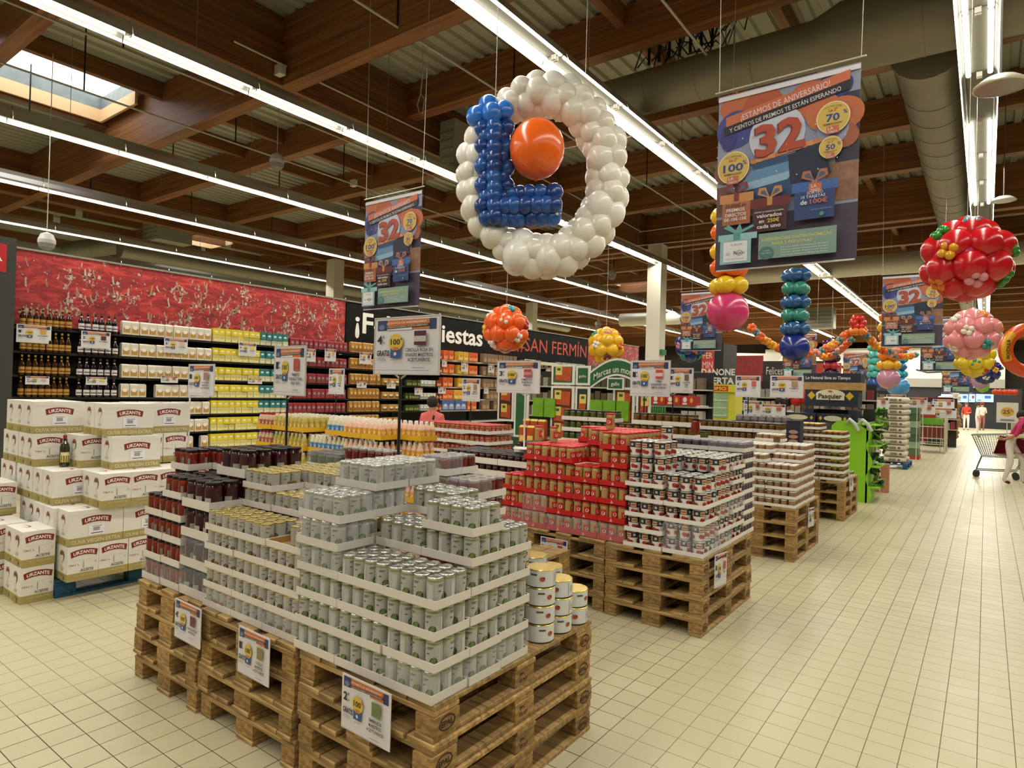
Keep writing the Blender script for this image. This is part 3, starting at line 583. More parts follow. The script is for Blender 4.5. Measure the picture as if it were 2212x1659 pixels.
def carton(wd,dp,wide):
    H_=.28; b=MB(); b.box(0,dp,0,wd,.0,H_,M_CART); 
    p=MB()
    for o,U,w_ in (((dp,0,0),(0,1,0),wd),((0,0,0),(1,0,0),dp)):
        p.plane(o,U,(0,0,1),.0006); p.rect(0,0,w_,.062,M_OLB)
        big=w_>.3
        if U[0]==0:   # face towards the aisle
            if big:
                arch(p,w_/2,.16,.205,.03,.052,.018); p.rect(w_*.36,.07,w_*.66,.155,M('#eceaf0',.6)); p.rect(w_*.44,.105,w_*.56,.135,M('#9c98a0',.6)); p.rect(w_*.40,.084,w_*.62,.09,M_INK); p.rect(w_*.42,.142,w_*.6,.145,M_INK)
                p.text('OLIVA VIRGEN EXTRA',w_/2,.014,.032,M('#ddd6ba',.6),.01,'c',wid=w_*.9); p.rect(.01,H_-.036,w_-.01,H_-.0345,M('#bdb7ad',.6))
            else:
                arch(p,w_*.52,.187,.182,.03,.048,.018); p.text('15x1 L.',.012,.125,.014,M_REDI,.015,wid=.075); p.rect(w_*.5,.1,w_*.515,.155,M_INK); p.text('ACEITE',w_*.62,.072,.022,M_INK,.012,'c',wid=.095)
                p.text('OLIVA VIRGEN EXTRA',w_*.55,.034,.015,M('#c9c09a',.6),.01,'c',wid=.15); p.rect(.02,.165,w_-.02,.1665,M('#bdb7ad',.6)); p.ring(w_*.9,.14,.007,.007,.002,M('#7c7a70',.6),10)
        else:
            for q in ([.25,.73] if big else [.5]):
                u=w_*q; ww=.09
                p.ell(u,.20,.042,.045,M('#8b5a52',.6),16); p.ell(u,.186,.036,.03,M('#ded8ce',.6),14); p.ell(u,.215,.02,.012,M_MAR,10); p.rect(u-.002,.11,u+.002,.15,M('#a9a498',.6)); p.rect(u-.025,.085,u+.025,.105,M('#c4bfb2',.6))
                p.rect(u-.05,.012,u+.05,.045,M('#9a8b50',.6))
    p.plane((0,0,H_),(1,0,0),(0,1,0),.0006); p.rect(0,wd/2-.0015,dp,wd/2+.0015,M('#b9b2a6',.6)); p.ell(dp*.45,wd*.4,.05,.03,M('#a45a55',.6),16); p.ell(dp*.45,wd*.36,.042,.022,M('#e0dbd2',.6),14)
    return b.build('carton'),p.build('printing')
CA={'w':carton(.40,.225,1),'n':carton(.222,.40,0)}
def box(kd,xr,y,lev,lab,z0=.152,rz=0):
    me,pr_=CA[kd]; dp=.225 if kd=='w' else .40
    t=O('carton',me,None,(xr-dp,y,z0+.2825*lev),label=lab,cat='carton',group='olive oil cartons'); t.rotation_euler.z=rz+random.uniform(-.008,.008)
    O('printing',pr_,t); return t
for k in range(5): box('n',-5.84,2.03+.226*k,0,'narrow end oil carton, %s from left in the bottom pallet layer'%ORD[k])
for k in range(3): box('w',-5.84,2.03+.403*k,1,'wide oil carton, %s from left in the second pallet layer'%ORD[k])
for k in range(3): box('w',-6.07,2.0+.403*k,1,'wide oil carton just behind, %s from left in second layer'%ORD[k]); box('w',-6.3-.23*0,2.0+.403*k,1,'wide oil carton third deep, %s from left, second layer'%ORD[k])
box('w',-6.2,2.03,2,'wide oil carton left of the protruding narrow ones, third layer')
for k in range(4): box('n',-5.8-.02*(k>1),2.245+.227*k,2,'protruding narrow oil carton, %s from left in the third layer'%ORD[k]) if k else box('n',-5.8,2.245,2,'open-topped protruding oil carton in the third layer')
box('w',-6.43,2.03,2,'wide oil carton, second deep at the left corner, third layer'); box('n',-6.66,2.03,2,'oil carton at the left edge, third layer')
box('w',-6.04,2.41,3,'wide oil carton set forward in the fourth layer')
box('n',-6.64,2.03,3,'oil carton left of the gap with the bottle, fourth layer'); box('n',-6.33,2.265,3,'oil carton right of the gap with the bottle, fourth layer')
box('n',-6.28,2.72,3,'oil carton behind the set-forward one, fourth layer'); box('n',-6.28,2.945,3,'rightmost oil carton of the fourth layer'); box('n',-7.05,2.03,3,'oil carton at the far left edge, fourth layer'); 
box('w',-6.7,2.03,4,'wide oil carton with hand hole, top layer left'); box('w',-6.93,2.03,4,'second deep oil carton at the left, top layer'); box('w',-7.16,2.03,4,'third deep oil carton at the left, top layer')
box('w',-6.15,2.39,4,'wide oil carton in the middle of the top layer'); box('w',-6.38,2.39,4,'oil carton right behind the middle one, top layer'); box('w',-6.30,2.80,4,'rightmost wide oil carton of the top layer')
box('n',-6.27,2.0,0,'oil carton behind at the left, bottom layer'); box('n',-6.55,2.03,1,'oil carton behind at the far left, second layer')
box('w',-6.61,2.42,3,'oil carton hidden in the middle of the fourth layer'); box('w',-6.62,2.83,3,'oil carton hidden at the back of the fourth layer')
# cartons on the floor at left
box('n',-6.02,1.78,0,'lower of the two oil cartons standing on the floor',0.0); box('n',-6.03,1.785,1,'upper of the two oil cartons standing on the floor',0.0)
box('n',-6.44,1.72,0,'oil carton on the floor behind the front two, lowest',0); box('n',-6.46,1.72,1,'oil carton on the floor behind the front two, second up',0)
box('n',-6.9,1.74,0,'oil carton on the floor at the left picture edge, lowest',0); box('n',-6.9,1.74,1,'oil carton on the floor at the left picture edge, middle',0); box('n',-6.88,1.76,2,'oil carton at the left picture edge, top one',0)
for k,(x,y) in enumerate([(-7.1,2.03),(-7.1,2.26)]): box('n',x,y,2,'oil carton deep in the pile, %s at the rear, third layer'%ORD[k])
b=MB(); og=M('#2b2a12',.08,spec=.9); b.lathe([(.036,0),(.038,.01),(.038,.17),(.03,.2),(.014,.225),(.013,.262)],og,14); t=O('oil_bottle',b,None,(-6.5,2.13+.08,.152+.2825*3),label='dark olive oil bottle standing in the gap between cartons',cat='bottle')
b=MB(); b.lathe([(.0155,.245),(.0155,.275),(.002,.276)],M('#9a1f26',.4),12); O('cap',b,t); b=MB()
for s in (0,PI): curved(b,.0386,s-1.2,s+.8,.04,.13,M('#c9b766',.5)); curved(b,.0388,s-1.0,s+.6,.1,.125,M('#efe6c0',.5))
O('label',b,t)
t=pallet(-5.99+.0,2.0,0,'blue painted pallet under the olive oil cartons',1.2,1.25,True,M_BLUE,stamp=False)
# ================= SHELF WALL =================
DK=M('#1d1b19',.6); M_SH=M('#24211f',.5); M_SHW=M('#c9c4b6',.5)
XW=-12.05; LEV=[2.55,2.17,1.80,1.46,1.15,.82,.50,.15]
bays=[(3.36,4.84),(4.84,6.5),(6.5,8.17),(8.17,9.8),(9.8,11.6),(11.6,13.0),(13.0,14.7),(14.7,16.6),(16.6,18.8),(18.8,21.0),(21.0,23.2),(23.2,25.4)]
for i,(a,b_) in enumerate(bays):
    t=T('shelving_unit','dark gondola wall shelving bay, %s from the left end of the product wall'%ORD[i],'shelf',(XW,a,0)); L_=b_-a
    O('back_panel',boxmb(-.5,-.46,0,L_,0,2.6 if i<4 else 2.5,DK),t); sh=pmesh('shelf',.45,round(L_,3)-.01,.035,M_SHW if i in (6,7,8,9) else M_SH)
    for z in LEV[(0 if i<6 else 0):]: O('shelf',sh,t,(-.22,L_/2,z-.02))
    up=0
    b=MB(); b.box(-.46,-.40,0,.04,0,2.55,M_BLACK); O('upright',b,t)
# products
PN=dict(amber='brandy_bottle',dark='dark_bottle',flour='paper_bag',yel='yellow_carton',yel2='pale_carton',teal='teal_carton',teal2='cream_carton',coffee='coffee_pack',gold='golden_pack',egg='biscuit_pack',jarg='green_jar',white='cup_pack',redp='red_pack',orange='orange_net',lemon='lemon_net',brown='potato_pack',blue='blue_bag',mixp='dim_pack',mixw='pale_pack')
def flat_on(b,x,y0,y1,z0,z1,m):  # patch on +X face
    b.add([(x,y0,z0),(x,y1,z0),(x,y1,z1),(x,y0,z1)],[(0,1,2,3)],m)
def pbottle(r,h,glass,lab,lab2,cap):
    b=MB(); b.lathe([(r*.95,0),(r,.01),(r,h*.55),(r*.6,h*.66),(r*.32,h*.74),(r*.32,h*.9)],glass,10); o=[('bottle',b.build('bottle'))]
    b=MB(); b.lathe([(r*.38,h*.9),(r*.38,h),(.002,h)],cap,8,cap=False); o.append(('cap',b.build('cap'))); b=MB(); curved(b,r+.001,-1.3,1.3,h*.1,h*.4,lab); curved(b,r+.002,-1.0,1.0,h*.2,h*.26,lab2); curved(b,r*.36,-1.2,1.2,h*.74,h*.8,lab); o.append(('label',b.build('label'))); return o
def ppack(w_,d_,h_,body,lab,lab2=None,topm=None,taper=0,name='pack'):
    b=MB(); x=-d_; b.box(-d_,0,-w_/2,w_/2,0,h_*(.9 if taper else 1),body)
    if taper: b.add([(-d_,-w_/2,h_*.9),(0,-w_/2,h_*.9),(0,w_/2,h_*.9),(-d_,w_/2,h_*.9),(-d_*.6,-w_/2*.95,h_),(-d_*.4,-w_/2*.95,h_),(-d_*.4,w_/2*.95,h_),(-d_*.6,w_/2*.95,h_)],[(0,1,5,4),(1,2,6,5),(2,3,7,6),(3,0,4,7),(4,5,6,7)],topm or body)
    o=[(name,b.build(name))]; b=MB(); b.plane((0,0,0),(0,1,0),(0,0,1),.0015)
    b.rect(-w_*.4,h_*.12,w_*.4,h_*.5,lab); 
    if lab2: b.ell(0,h_*.52,w_*.3,h_*.14,lab2,12)
    o.append(('label',b.build('label'))); return o
PR={}
PR['amber']=(pbottle(.042,.31,M('#3a1c08',.1,spec=.8),M('#b48a34',.45),M('#6a2418',.5),M('#c9a24a',.3,.6)),'yellow-labelled amber bottle','bottle')
PR['dark']=(pbottle(.045,.3,M('#1a0f18',.1,spec=.8),M('#d5cfd2',.5),M('#4a4046',.5),M('#4a3a1c',.4)),'white-labelled dark bottle','bottle')
PR['flour']=(ppack(.135,.1,.235,M('#d8d0c0',.6),M('#b58c46',.6),M('#efe9dc',.6),M('#e4ddd0',.7),1),'white ochre-printed bag','bag')
PR['yel']=(ppack(.12,.12,.13,M('#d9c62c',.5),M('#e4cf3a',.5),M('#f1ead0',.5)),'bright yellow carton, upper','carton')
PR['yel2']=(ppack(.12,.12,.125,M('#cfc489',.55),M('#e8e0b0',.5),M('#d8c438',.5)),'pale yellow carton, lower','carton')
PR['teal']=(ppack(.12,.12,.15,M('#1f6f78',.5),M('#2b8088',.5),M('#d8dcd0',.5)),'teal carton, upper','carton')
PR['teal2']=(ppack(.12,.12,.11,M('#c3c4a2',.55),M('#dcdcc0',.5),None),'pale carton under the teal one','carton')
PR['coffee']=(ppack(.105,.09,.21,M('#8f2c34',.4),M('#7d3a44',.5),M('#9b8a8c',.45),M('#a04048',.4),1),'dark pink vacuum pack','pack')
PR['gold']=(ppack(.10,.09,.25,M('#b78542',.35,var=.2),M('#8c5a24',.5),M('#d9b878',.45),M('#caa05c',.4),1),'golden brown tall pack','pack')
PR['egg']=(ppack(.19,.14,.17,M('#b98a4a',.4,var=.3,scale=40),M('#6b4a20',.5),M('#dfe0c8',.4)),'round-windowed biscuit tray pack','pack')
PR['jarg']=(ppack(.09,.08,.15,M('#3c4a22',.3,var=.4,scale=40),M('#8a8a4a',.5),None),'green tinted jar','jar')
PR['white']=(ppack(.10,.12,.16,M('#c9c8c2',.45),M('#8d8d88',.5),M('#e6e5df',.5)),'white cup pack','pack')
PR['redp']=(ppack(.1,.1,.17,M('#8c2a22',.4),M('#c8a060',.5),None),'dark red pack','pack')
PR['orange']=(ppack(.2,.16,.26,M('#d2622a',.25,var=.3,scale=25),M('#e9a070',.2),M('#c84a1c',.3)),'glossy orange fruit net pack','pack')
PR['lemon']=(ppack(.2,.16,.26,M('#d9a83a',.25,var=.3,scale=25),M('#e9d080',.2),M('#d08a2c',.3)),'glossy yellow fruit net pack','pack')
PR['brown']=(ppack(.17,.14,.27,M('#80654c',.5,var=.35,scale=30),M('#a88a6a',.5),None),'brown potato pack','pack')
PR['blue']=(ppack(.24,.15,.27,M('#4c62a0',.4,var=.2),M('#93a4c8',.4),M('#c8c8d0',.4)),'blue cleaning-style bag','bag')
PR['mixp']=(ppack(.12,.12,.2,M('#4b4638',.45,var=.5,scale=30),M('#b8b4a0',.5),None),'small dim grocery pack','pack')
PR['mixw']=(ppack(.14,.12,.22,M('#a9a79c',.5,var=.3,scale=20),M('#5b5a52',.5),None),'pale grocery pack','pack')
ROWC={}
def row(k,y0,y1,pitch,z,lv,x=XW+.06,skip=0):
    parts,noun,cat_=PR[k]; n=int((y1-y0)/pitch+.01)
    base_=ROWC.get((k,lv),0); ROWC[(k,lv)]=base_+n
    for q in range(n):
        if skip and random.random()<skip: continue
        r=O(PN[k],parts[0][1],None,(x+random.uniform(-.03,.012),y0+pitch*(q+.5),z),label='%s, %s along on the %s wall shelf from the top'%(noun,ORD[base_+q],ORD[lv]),cat=cat_,group=noun+'s on the wall shelves'); r.rotation_euler.z=random.uniform(-.06,.06)
        for nm,me in parts[1:]: O(nm,me,r)
for lv,z in enumerate(LEV[:7]):
    if lv<4: row('amber',3.42,4.2,.087,z,lv); row('dark',4.2,4.84,.103,z,lv)
    row('flour',4.88,6.48,.145,z,lv,skip=.0 if lv<3 else .06)
    row('yel2',6.5,7.5,.125,z,lv); row('yel',6.5,7.5,.125,z+.128,lv); row('teal2',7.5,8.15,.13,z,lv); row('teal',7.5,8.15,.13,z+.112,lv)
    if lv<6: row('coffee',8.2,9.78,.118,z,lv)
    if lv<6: row('gold',9.84,10.8,.115,z,lv)
    if 1<lv<6: row('egg',10.85,11.6,.2,z,lv)
    elif lv<=1: row('gold',10.85,11.55,.118,z,lv)
    if lv<5: row('jarg',11.65,12.2,.1,z,lv); row('white',12.2,12.75,.11,z,lv); row('redp',12.78,13.0,.105,z,lv)
    if lv<3: row('orange',13.05,13.65,.205,z,lv); row('lemon',13.66,14.1,.21,z,lv); row('orange',14.1,14.65,.205,z,lv)
    elif lv==3: row('orange',13.05,13.5,.205,z,lv); row('lemon',13.5,14.3,.21,z,lv)
    elif lv==4: row('blue',13.05,14.1,.25,z,lv); row('orange',14.1,14.65,.205,z,lv)
    if lv<5: row('brown',14.75,16.5,.19,z,lv,skip=.1)
    if lv<4: row('mixp',16.65,18.7,.135,z,lv,skip=.15); row('mixw',18.85,20.9,.16,z,lv,skip=.2)
    if lv<3: row('mixp',21.1,23.1,.15,z,lv,skip=.2); row('mixw',23.3,25.3,.18,z,lv,skip=.2)
b=boxmb(0,.25,0,1.3,0,.1,M('#d9d8b8',.5)); O('shelf_box',b,None,(XW-.1,17.4,2.62),label='long cream carton on top of the product wall under the lettering',cat='carton')
# mural panels and dark lettering board
random.seed(11)
def mural_mat():
    if 'mural' in MC: return MC['mural']
    m=bpy.data.materials.new('crowd_print'); m.use_nodes=True; nt=m.node_tree; bs=nt.nodes['Principled BSDF']; N=nt.nodes.new; L=nt.links.new
    tc=N('ShaderNodeTexCoord'); mp=N('ShaderNodeMapping'); mp.inputs['Scale'].default_value=(1,1,3.2); mp.inputs['Rotation'].default_value=(.18,0,0); L(tc.outputs['Object'],mp.inputs['Vector'])
    n=N('ShaderNodeTexNoise'); n.inputs['Scale'].default_value=2.6; n.inputs['Detail'].default_value=7; n.inputs['Distortion'].default_value=1.2; L(mp.outputs['Vector'],n.inputs['Vector'])
    r=N('ShaderNodeValToRGB'); E=r.color_ramp.elements; E[0].position=.3; E[0].color=lin('#5e1416'); E[1].position=.66; E[1].color=lin('#c43e36'); e=E.new(.46); e.color=lin('#a3252a'); e=E.new(.5); e.color=lin('#7c1b1e'); e=E.new(.53); e.color=lin('#b02f2c')
    L(n.outputs['Fac'],r.inputs['Fac'])
    mp2=N('ShaderNodeMapping'); mp2.inputs['Scale'].default_value=(1,1,.62); mp2.inputs['Rotation'].default_value=(.4,0,0); L(tc.outputs['Object'],mp2.inputs['Vector'])
    n2=N('ShaderNodeTexNoise'); n2.inputs['Scale'].default_value=9; n2.inputs['Detail'].default_value=4; n2.inputs['Distortion'].default_value=1.6; L(mp2.outputs['Vector'],n2.inputs['Vector'])
    n3=N('ShaderNodeTexNoise'); n3.inputs['Scale'].default_value=2.2; L(tc.outputs['Object'],n3.inputs['Vector'])
    ad=N('ShaderNodeMath'); ad.operation='MULTIPLY_ADD'; ad.inputs[1].default_value=.45; L(n3.outputs['Fac'],ad.inputs[0]); L(n2.outputs['Fac'],ad.inputs[2])
    k=N('ShaderNodeMapRange'); k.inputs['From Min'].default_value=.835; k.inputs['From Max'].default_value=.855; L(ad.outputs[0],k.inputs['Value'])
    n4=N('ShaderNodeTexNoise'); n4.inputs['Scale'].default_value=26; L(tc.outputs['Object'],n4.inputs['Vector'])
    r2=N('ShaderNodeValToRGB'); E=r2.color_ramp.elements; E[0].position=.36; E[0].color=lin('#3a2426'); E[1].position=.6; E[1].color=lin('#c0b4aa'); e=E.new(.44); e.color=lin('#94695a'); e=E.new(.52); e.color=lin('#b39080'); L(n4.outputs['Fac'],r2.inputs['Fac'])
    mx=N('ShaderNodeMix'); mx.data_type='RGBA'; L(k.outputs['Result'],mx.inputs['Factor']); L(r.outputs['Color'],mx.inputs['A']); L(r2.outputs['Color'],mx.inputs['B']); L(mx.outputs['Result'],bs.inputs['Base Color']); bs.inputs['Roughness'].default_value=.55
    MC['mural']=m; return m
def mural(y0,y1,name,lab,n):
    b=MB(); L_=y1-y0; b.box(-.04,0,0,L_,0,1.16,mural_mat()); b.plane((0,0,0),(0,1,0),(0,0,1),.00012)
    sk=[M(h,.6) for h in ('#a98572','#9c7462','#bda192','#b8aea4','#8a5c4c','#a88a50','#2c2228')]
    for q in range(int(n*.55)):
        y=random.uniform(.1,L_-.12); z=random.uniform(.05,.95)**1.1; m=sk[min(5,int(abs(random.gauss(0,1.9))))]; a=random.uniform(-.6,.6); ln=random.uniform(.05,.16); wd=random.uniform(.012,.022)
        dx=math.sin(a)*ln; dz=math.cos(a)*ln
        if z+dz>1.1 or not .05<y+dx<L_-.05: continue
        b.poly([(y-wd,z),(y+wd,z-.01),(y+dx+wd*.7,z+dz*.8),(y+dx+wd*.9,z+dz),(y+dx+wd*.2,z+dz+.03),(y+dx-wd*.3,z+dz+.012),(y+dx-wd,z+dz*.95),(y+dx-wd*.7,z+dz*.75)],m)
        if q%2==0: b.ell(y-.03,max(.04,z-.01),.022,.028,random.choice(sk[:3]),8); b.ell(y-.032,max(.05,z+.008),.021,.016,sk[6],7)
        if q%4==0: b.poly([(y+.03,z-.0),(y+.08,z-.01),(y+.085,z+.04),(y+.05,z+.06)],sk[3])
    t=T('wall_mural',lab,'poster',(XW-.27,y0*1.022,2.6),0); t.scale=(1,1.022,1.02); 
    O('printed_panel',b,t); O('frame_rail',boxmb(-.06,.02,-.0,L_,1.16,1.19,M('#8e8c80',.4,.4)),t)
mural(3.36,5.2,'wall_mural','red crowd photo mural, leftmost panel above the bottles',60)
mural(5.2,7.4,'wall_mural','red crowd photo mural, second panel above the flour bags',80)
mural(7.4,9.68,'wall_mural','red crowd photo mural, third panel above the teal cartons',80)
mural(21.05,25.4,'wall_mural','red crowd photo mural far right, behind the yellow balloon ball',90)
t=T('lettering_board','long black board reading Felices Fiestas SAN FERMÍN above the shelves','sign',(XW-.25,9.93,2.8)); t.scale=(1,1.022,1.02)
O('panel',boxmb(-.06,0,0,11.3,0,.95,M('#0e0c0b',.7,spec=.2)),t); O('frame_rail',boxmb(-.06,.02,0,11.3,.95,.98,M('#8e8c80',.4,.4)),t)
b=MB(); b.plane((.0,0,0),(0,1,0),(0,0,1),.003); b.text('¡Felices Fiestas',.25,.26,.5,M('#efece4',.5),.022,wid=4.78); b.lay=1; b.text('#SAN FERMÍN',6.75,.26,.46,M('#c2452e',.5),.0,wid=4.42); b.lay=1; O('lettering',b,t)
# dark end panel with the red plate, far left
t=T('end_panel','tall dark grey end panel at the left picture edge','panel',(-12.1,3.3,0)); O('panel',boxmb(-.5,.28,-.9,.0,0,3.85,M('#33332f',.6)),t)
b=MB(); b.plane((.281,-.62,3.62-.3),(0,1,0),(0,0,1),.003); b.rect(-.1,0,.5,.42,M('#b8101c',.5)); b.text('AÏA',.18,.16,.1,M('#f2ece6',.5),.02,wid=.27); O('red_plate',b,t,label='red plate with white letters')
# ================= SIGN GRAPHICS =================
S_OR=M('#c8703a',.5); S_NV=M('#28345e',.5); S_DK=M('#1d1a24',.5); S_PA=M('#d9d5d8',.5); S_YE=M('#d3b63c',.5); S_BL=M('#2f568c',.5); S_IN=M('#20202a',.5); S_G=M('#8c8a92',.5); S_W=M('#e8e2da',.5)
SG={}
def sign_mesh(w_,h_,price,gr,lines,ic,ic2=None,back=True):
    k=(w_,h_,price,gr,lines,ic,ic2)
    if k in SG: return SG[k]
    b=MB(); b.box(0,w_,0,.004,0,h_,S_PA); b.plane((0,0,0),(1,0,0),(0,0,1),.0004+.0004*(w_>.4))
    m_=.03*w_
    def band(u0,u1,v0,v1,m): b.poly([(u0*w_,v0*h_),(u1*w_,v0*h_),(u1*w_,v1*h_),(u0*w_,v1*h_)],m)
    port=h_>w_*1.1
    hh=.78 if not port else .82
    band(.04,.96,hh,.965,S_OR); band(.04,.2,hh,.965,S_NV); b.ell(.11*w_,(hh+.06)*h_,.05*w_,.05*h_,M('#6b7896',.5),10); band(.86,.96,hh,.965,S_NV)
    b.poly([(.2*w_,(hh+.0)*h_),(.6*w_,(hh-.0)*h_),(.6*w_,(hh+.05)*h_),(.2*w_,(hh+.05)*h_)],S_PA)
    b.poly([(.18*w_,(hh+.02)*h_),(.88*w_,(hh+.06)*h_),(.88*w_,(hh+.1)*h_),(.18*w_,(hh+.06)*h_)],S_DK)
    b.text('¡ESTAMOS DE ANIVERSARIO!',.2*w_,(hh+.105)*h_,.035*h_,S_W,.01,wid=.62*w_,rot=.02)
    if w_>.2: b.text('Y CIENTOS DE PREMIOS TE ESTÁN ESPERANDO',.2*w_,(hh+.033)*h_,.022*h_,S_W,.01,wid=.64*w_,rot=.055*h_/w_)
    pu=.05; b.text(price,pu*w_,.54*h_,.15*h_,S_IN,.03,wid=.08*w_); b.text('€',(pu+.09)*w_,.64*h_,.05*h_,S_IN,.02); b.text(gr,(pu+.1)*w_,.54*h_,.035*h_,S_IN,.02)
    b.text('GRATIS',pu*w_,.32*h_,.10*h_,S_IN,.03,wid=.21*w_); b.rect(pu*w_,.27*h_,(pu+.14)*w_,.28*h_,S_G); b.rect(pu*w_,.24*h_,(pu+.16)*w_,.25*h_,S_G)
    b.rect(.28*w_,.28*h_,.45*w_,.46*h_,S_BL); b.ell(.365*w_,.56*h_,.115*w_,.15*h_,S_YE,22); b.text('100',.36*w_,.52*h_,.1*h_,S_IN,.03,'c',wid=.15*w_); b.text('%',.44*w_,.6*h_,.04*h_,S_IN,.01,wid=.03*w_); b.rect(.325*w_,.41*h_,.41*w_,.47*h_,S_OR); b.ell(.365*w_,.35*h_,.025*w_,.035*h_,M('#c8ccd8',.5),8)
    b.rect(.29*w_,.235*h_,.43*w_,.245*h_,S_G)
    im=M(ic,.5); b.rect(.66*w_,.5*h_,.84*w_,.75*h_,im); 
    if ic2: b.rect(.66*w_,.56*h_,.84*w_,.66*h_,M(ic2,.5))
    n=len(lines); 
    for i,l in enumerate(lines): b.text(l,.74*w_,(.39-.088*i)*h_,.06*h_,S_IN,.018,'c',wid=min(.42*w_,.031*w_*len(l)))
    b.rect(.64*w_,(.36-.088*n)*h_,.84*w_,(.372-.088*n)*h_,S_G); b.rect(.05*w_,.05*h_,.9*w_,.058*h_,S_G)
    SG[k]=b.build('printed_card'); return SG[k]
def frame_mesh(w_,h_,t_=.006,m=None):
    b=MB(); m=m or M('#c3bebb',.35); e=.008
    b.box(-e,0,-.003,.008,-e,h_+e,m); b.box(w_,w_+e,-.003,.008,-e,h_+e,m); b.box(0,w_,-.003,.008,-e,0,m); b.box(0,w_,-.003,.008,h_,h_+e,m); return b.build('frame')
def polesign(px,py,Y,w_,h_,price,gr,lines,ic,ic2,lab,zb,col='#1a1a1c',rz=0,polex=None):
    p=at(px,py,Y=Y)  # top-left corner
    t=T('sign_stand',lab,'sign',(p.x,Y,p.z-h_),rz); O('printed_card',sign_mesh(w_,h_,price,gr,lines,ic,ic2),t); O('frame',frame_mesh(w_,h_),t)
    b=MB(); q=polex if polex is not None else w_/2; b.tube([(q,.006,-.0),(q,.006,zb-(p.z-h_))],.009,M(col,.4),8); b.tube([(q-.05,.006,-.005),(q,.006,-.035),(q+.05,.006,-.005)],.006,M('#c3bebb',.35),6); O('pole',b,t)
    b=MB(); b.lathe([(.11,0),(.11,.008),(.02,.014)],M(col,.4),16,q,.006); O('foot',b,t,(0,0,zb-(p.z-h_)))
    return t
polesign(812,690,2.78,.555,.345,'4','39',('CEBOLLA ROJA EN','VINAGRE MAESTROS','ACEITUNEROS'),'#4c1426','#b8b2ac','largest price sign on a black pole, red onion, 4 euros',ZP+.73,polex=.235)
polesign(595,750,2.85,.375,.355,'1','99',('PIMIENTO','PIQUILLO TIRAS','BAJO 250G'),'#b04a38',None,'square price sign on a black pole showing a red jar, 1 euro',ZP+.6,polex=.165)
polesign(409,788,3.32,.485,.305,'1','59',('ALCACHOFA','MAESTROS','ACEITUNEROS'),'#9c7a6a',None,'faded price sign on a white pole behind the oil cartons',1.0,'#d9d9d4',polex=.02)
polesign(1076,781,5.2,.515,.31,'3','45',('PIMIENTO','PIQUILLO','BARON'),'#a5434a','#c07a78','price sign above the white-topped jam packs, 3 euros',1.2,'#d9d9d4',polex=.35)
polesign(1364,780,7.2,.50,.42,'1','99',('CREMA','GARBANZO 4,55','SIMON GARCIA'),'#c04a3c','#e0c8b8','double price sign on a black pole behind the red jars, 1 euro',1.0,polex=.18)
polesign(1447,796,8.2,.32,.32,'1','89',('COGOLLOS DE','TUDELA','ANKO'),'#6a5a3c',None,'grey price sign just right of the double price sign',1.0,polex=.05)
polesign(712,797,6.0,.33,.36,'2','59',('MAYONESA','YBARRA'),'#b8ae84',None,'small price sign above the yellow bottle trays',1.2,polex=.16)
polesign(1000,818,8.0,.36,.36,'2','39',('GARBANZO','PEDRO LUIS'),'#a88a5c',None,'small price sign above the shopper in the coral shirt',1.2,polex=.18)
polesign(1590,812,10.5,.38,.33,'4','19',('LECHE',),'#c85a5a',None,'price sign left of the one by the red scarves group',1.0,polex=.2)
polesign(1665,812,11.5,.52,.36,'2','39',('PAN MOLDE',),'#a88a6c',None,'wide price sign just left of the dark bakery display',1.0,polex=.26)
for i,(px,py,Y,w_,h_) in enumerate([(1607,865,12,.33,.28),(1638,872,12.5,.5,.22),(1780,866,14,.3,.2),(1873,858,19,.5,.3),(1915,852,22,.5,.35),(1960,858,22,.5,.3),(1925,876,24,.7,.3),(1968,872,26,.7,.35),(2000,880,27,.9,.35),(2015,862,30,.7,.4)]):
    p=at(px,py,Y=Y); t=T('hanging_price_sign','small distant price card on a pole, %s from left beyond the second pile'%ORD[i],'sign',(p.x,Y,p.z-h_),0,'distant price cards'); O('printed_card',sign_mesh(.5,.33,'2','39',('OFERTA',),'#a85a4a',None),t,scale=(w_/.5,1,h_/.33)); b=MB(); b.tube([(w_/2,.01,0),(w_/2,.01,-(p.z-h_)+.0)],.012,M('#c9c6bc',.5),6); O('pole',b,t)
# cards clipped on the wall shelves (face +X)
for i,(px,py,wp,hp,ln) in enumerate([(36,699,.46,.28,1),(176,714,.42,.28,1),(355,729,.42,.27,1),(516,739,.38,.27,1),(662,753,.24,.28,0),(702,753,.30,.28,0),(777,760,.34,.28,1),(55,812,.32,.13,1),(186,814,.32,.13,1),(348,812,.3,.12,1),(536,817,.3,.11,1),(771,824,.3,.15,1),(836,826,.3,.15,1),(896,838,.27,.18,1),(947,836,.28,.18,1),(997,780,.3,.3,1),(1055,786,.26,.26,1),(1046,836,.22,.2,0),(955,776,.2,.2,0),(1180,794,.3,.3,0),(1206,800,.3,.35,0),(1252,800,.28,.35,0),(1330,806,.35,.3,0),(1345,812,.4,.4,0)]):
    p=at(px,py,X=-11.93); t=O('shelf_price_card',sign_mesh(.46,.28,str(1+i%4),'95',('SAN FERMÍN',),['#c89a4a','#5a2a2a','#c8b8a0','#d8c840','#a84a4a'][i%5],None),None,(-11.93,p.y,p.z-hp),label='price card clipped to the product wall, %s counted along the rows'%ORD[i] ,cat='price card',group='price cards on the product wall'); t.rotation_euler.z=PI/2+random.uniform(-.12,.05); t.scale=(wp/.46,1,hp/.28)
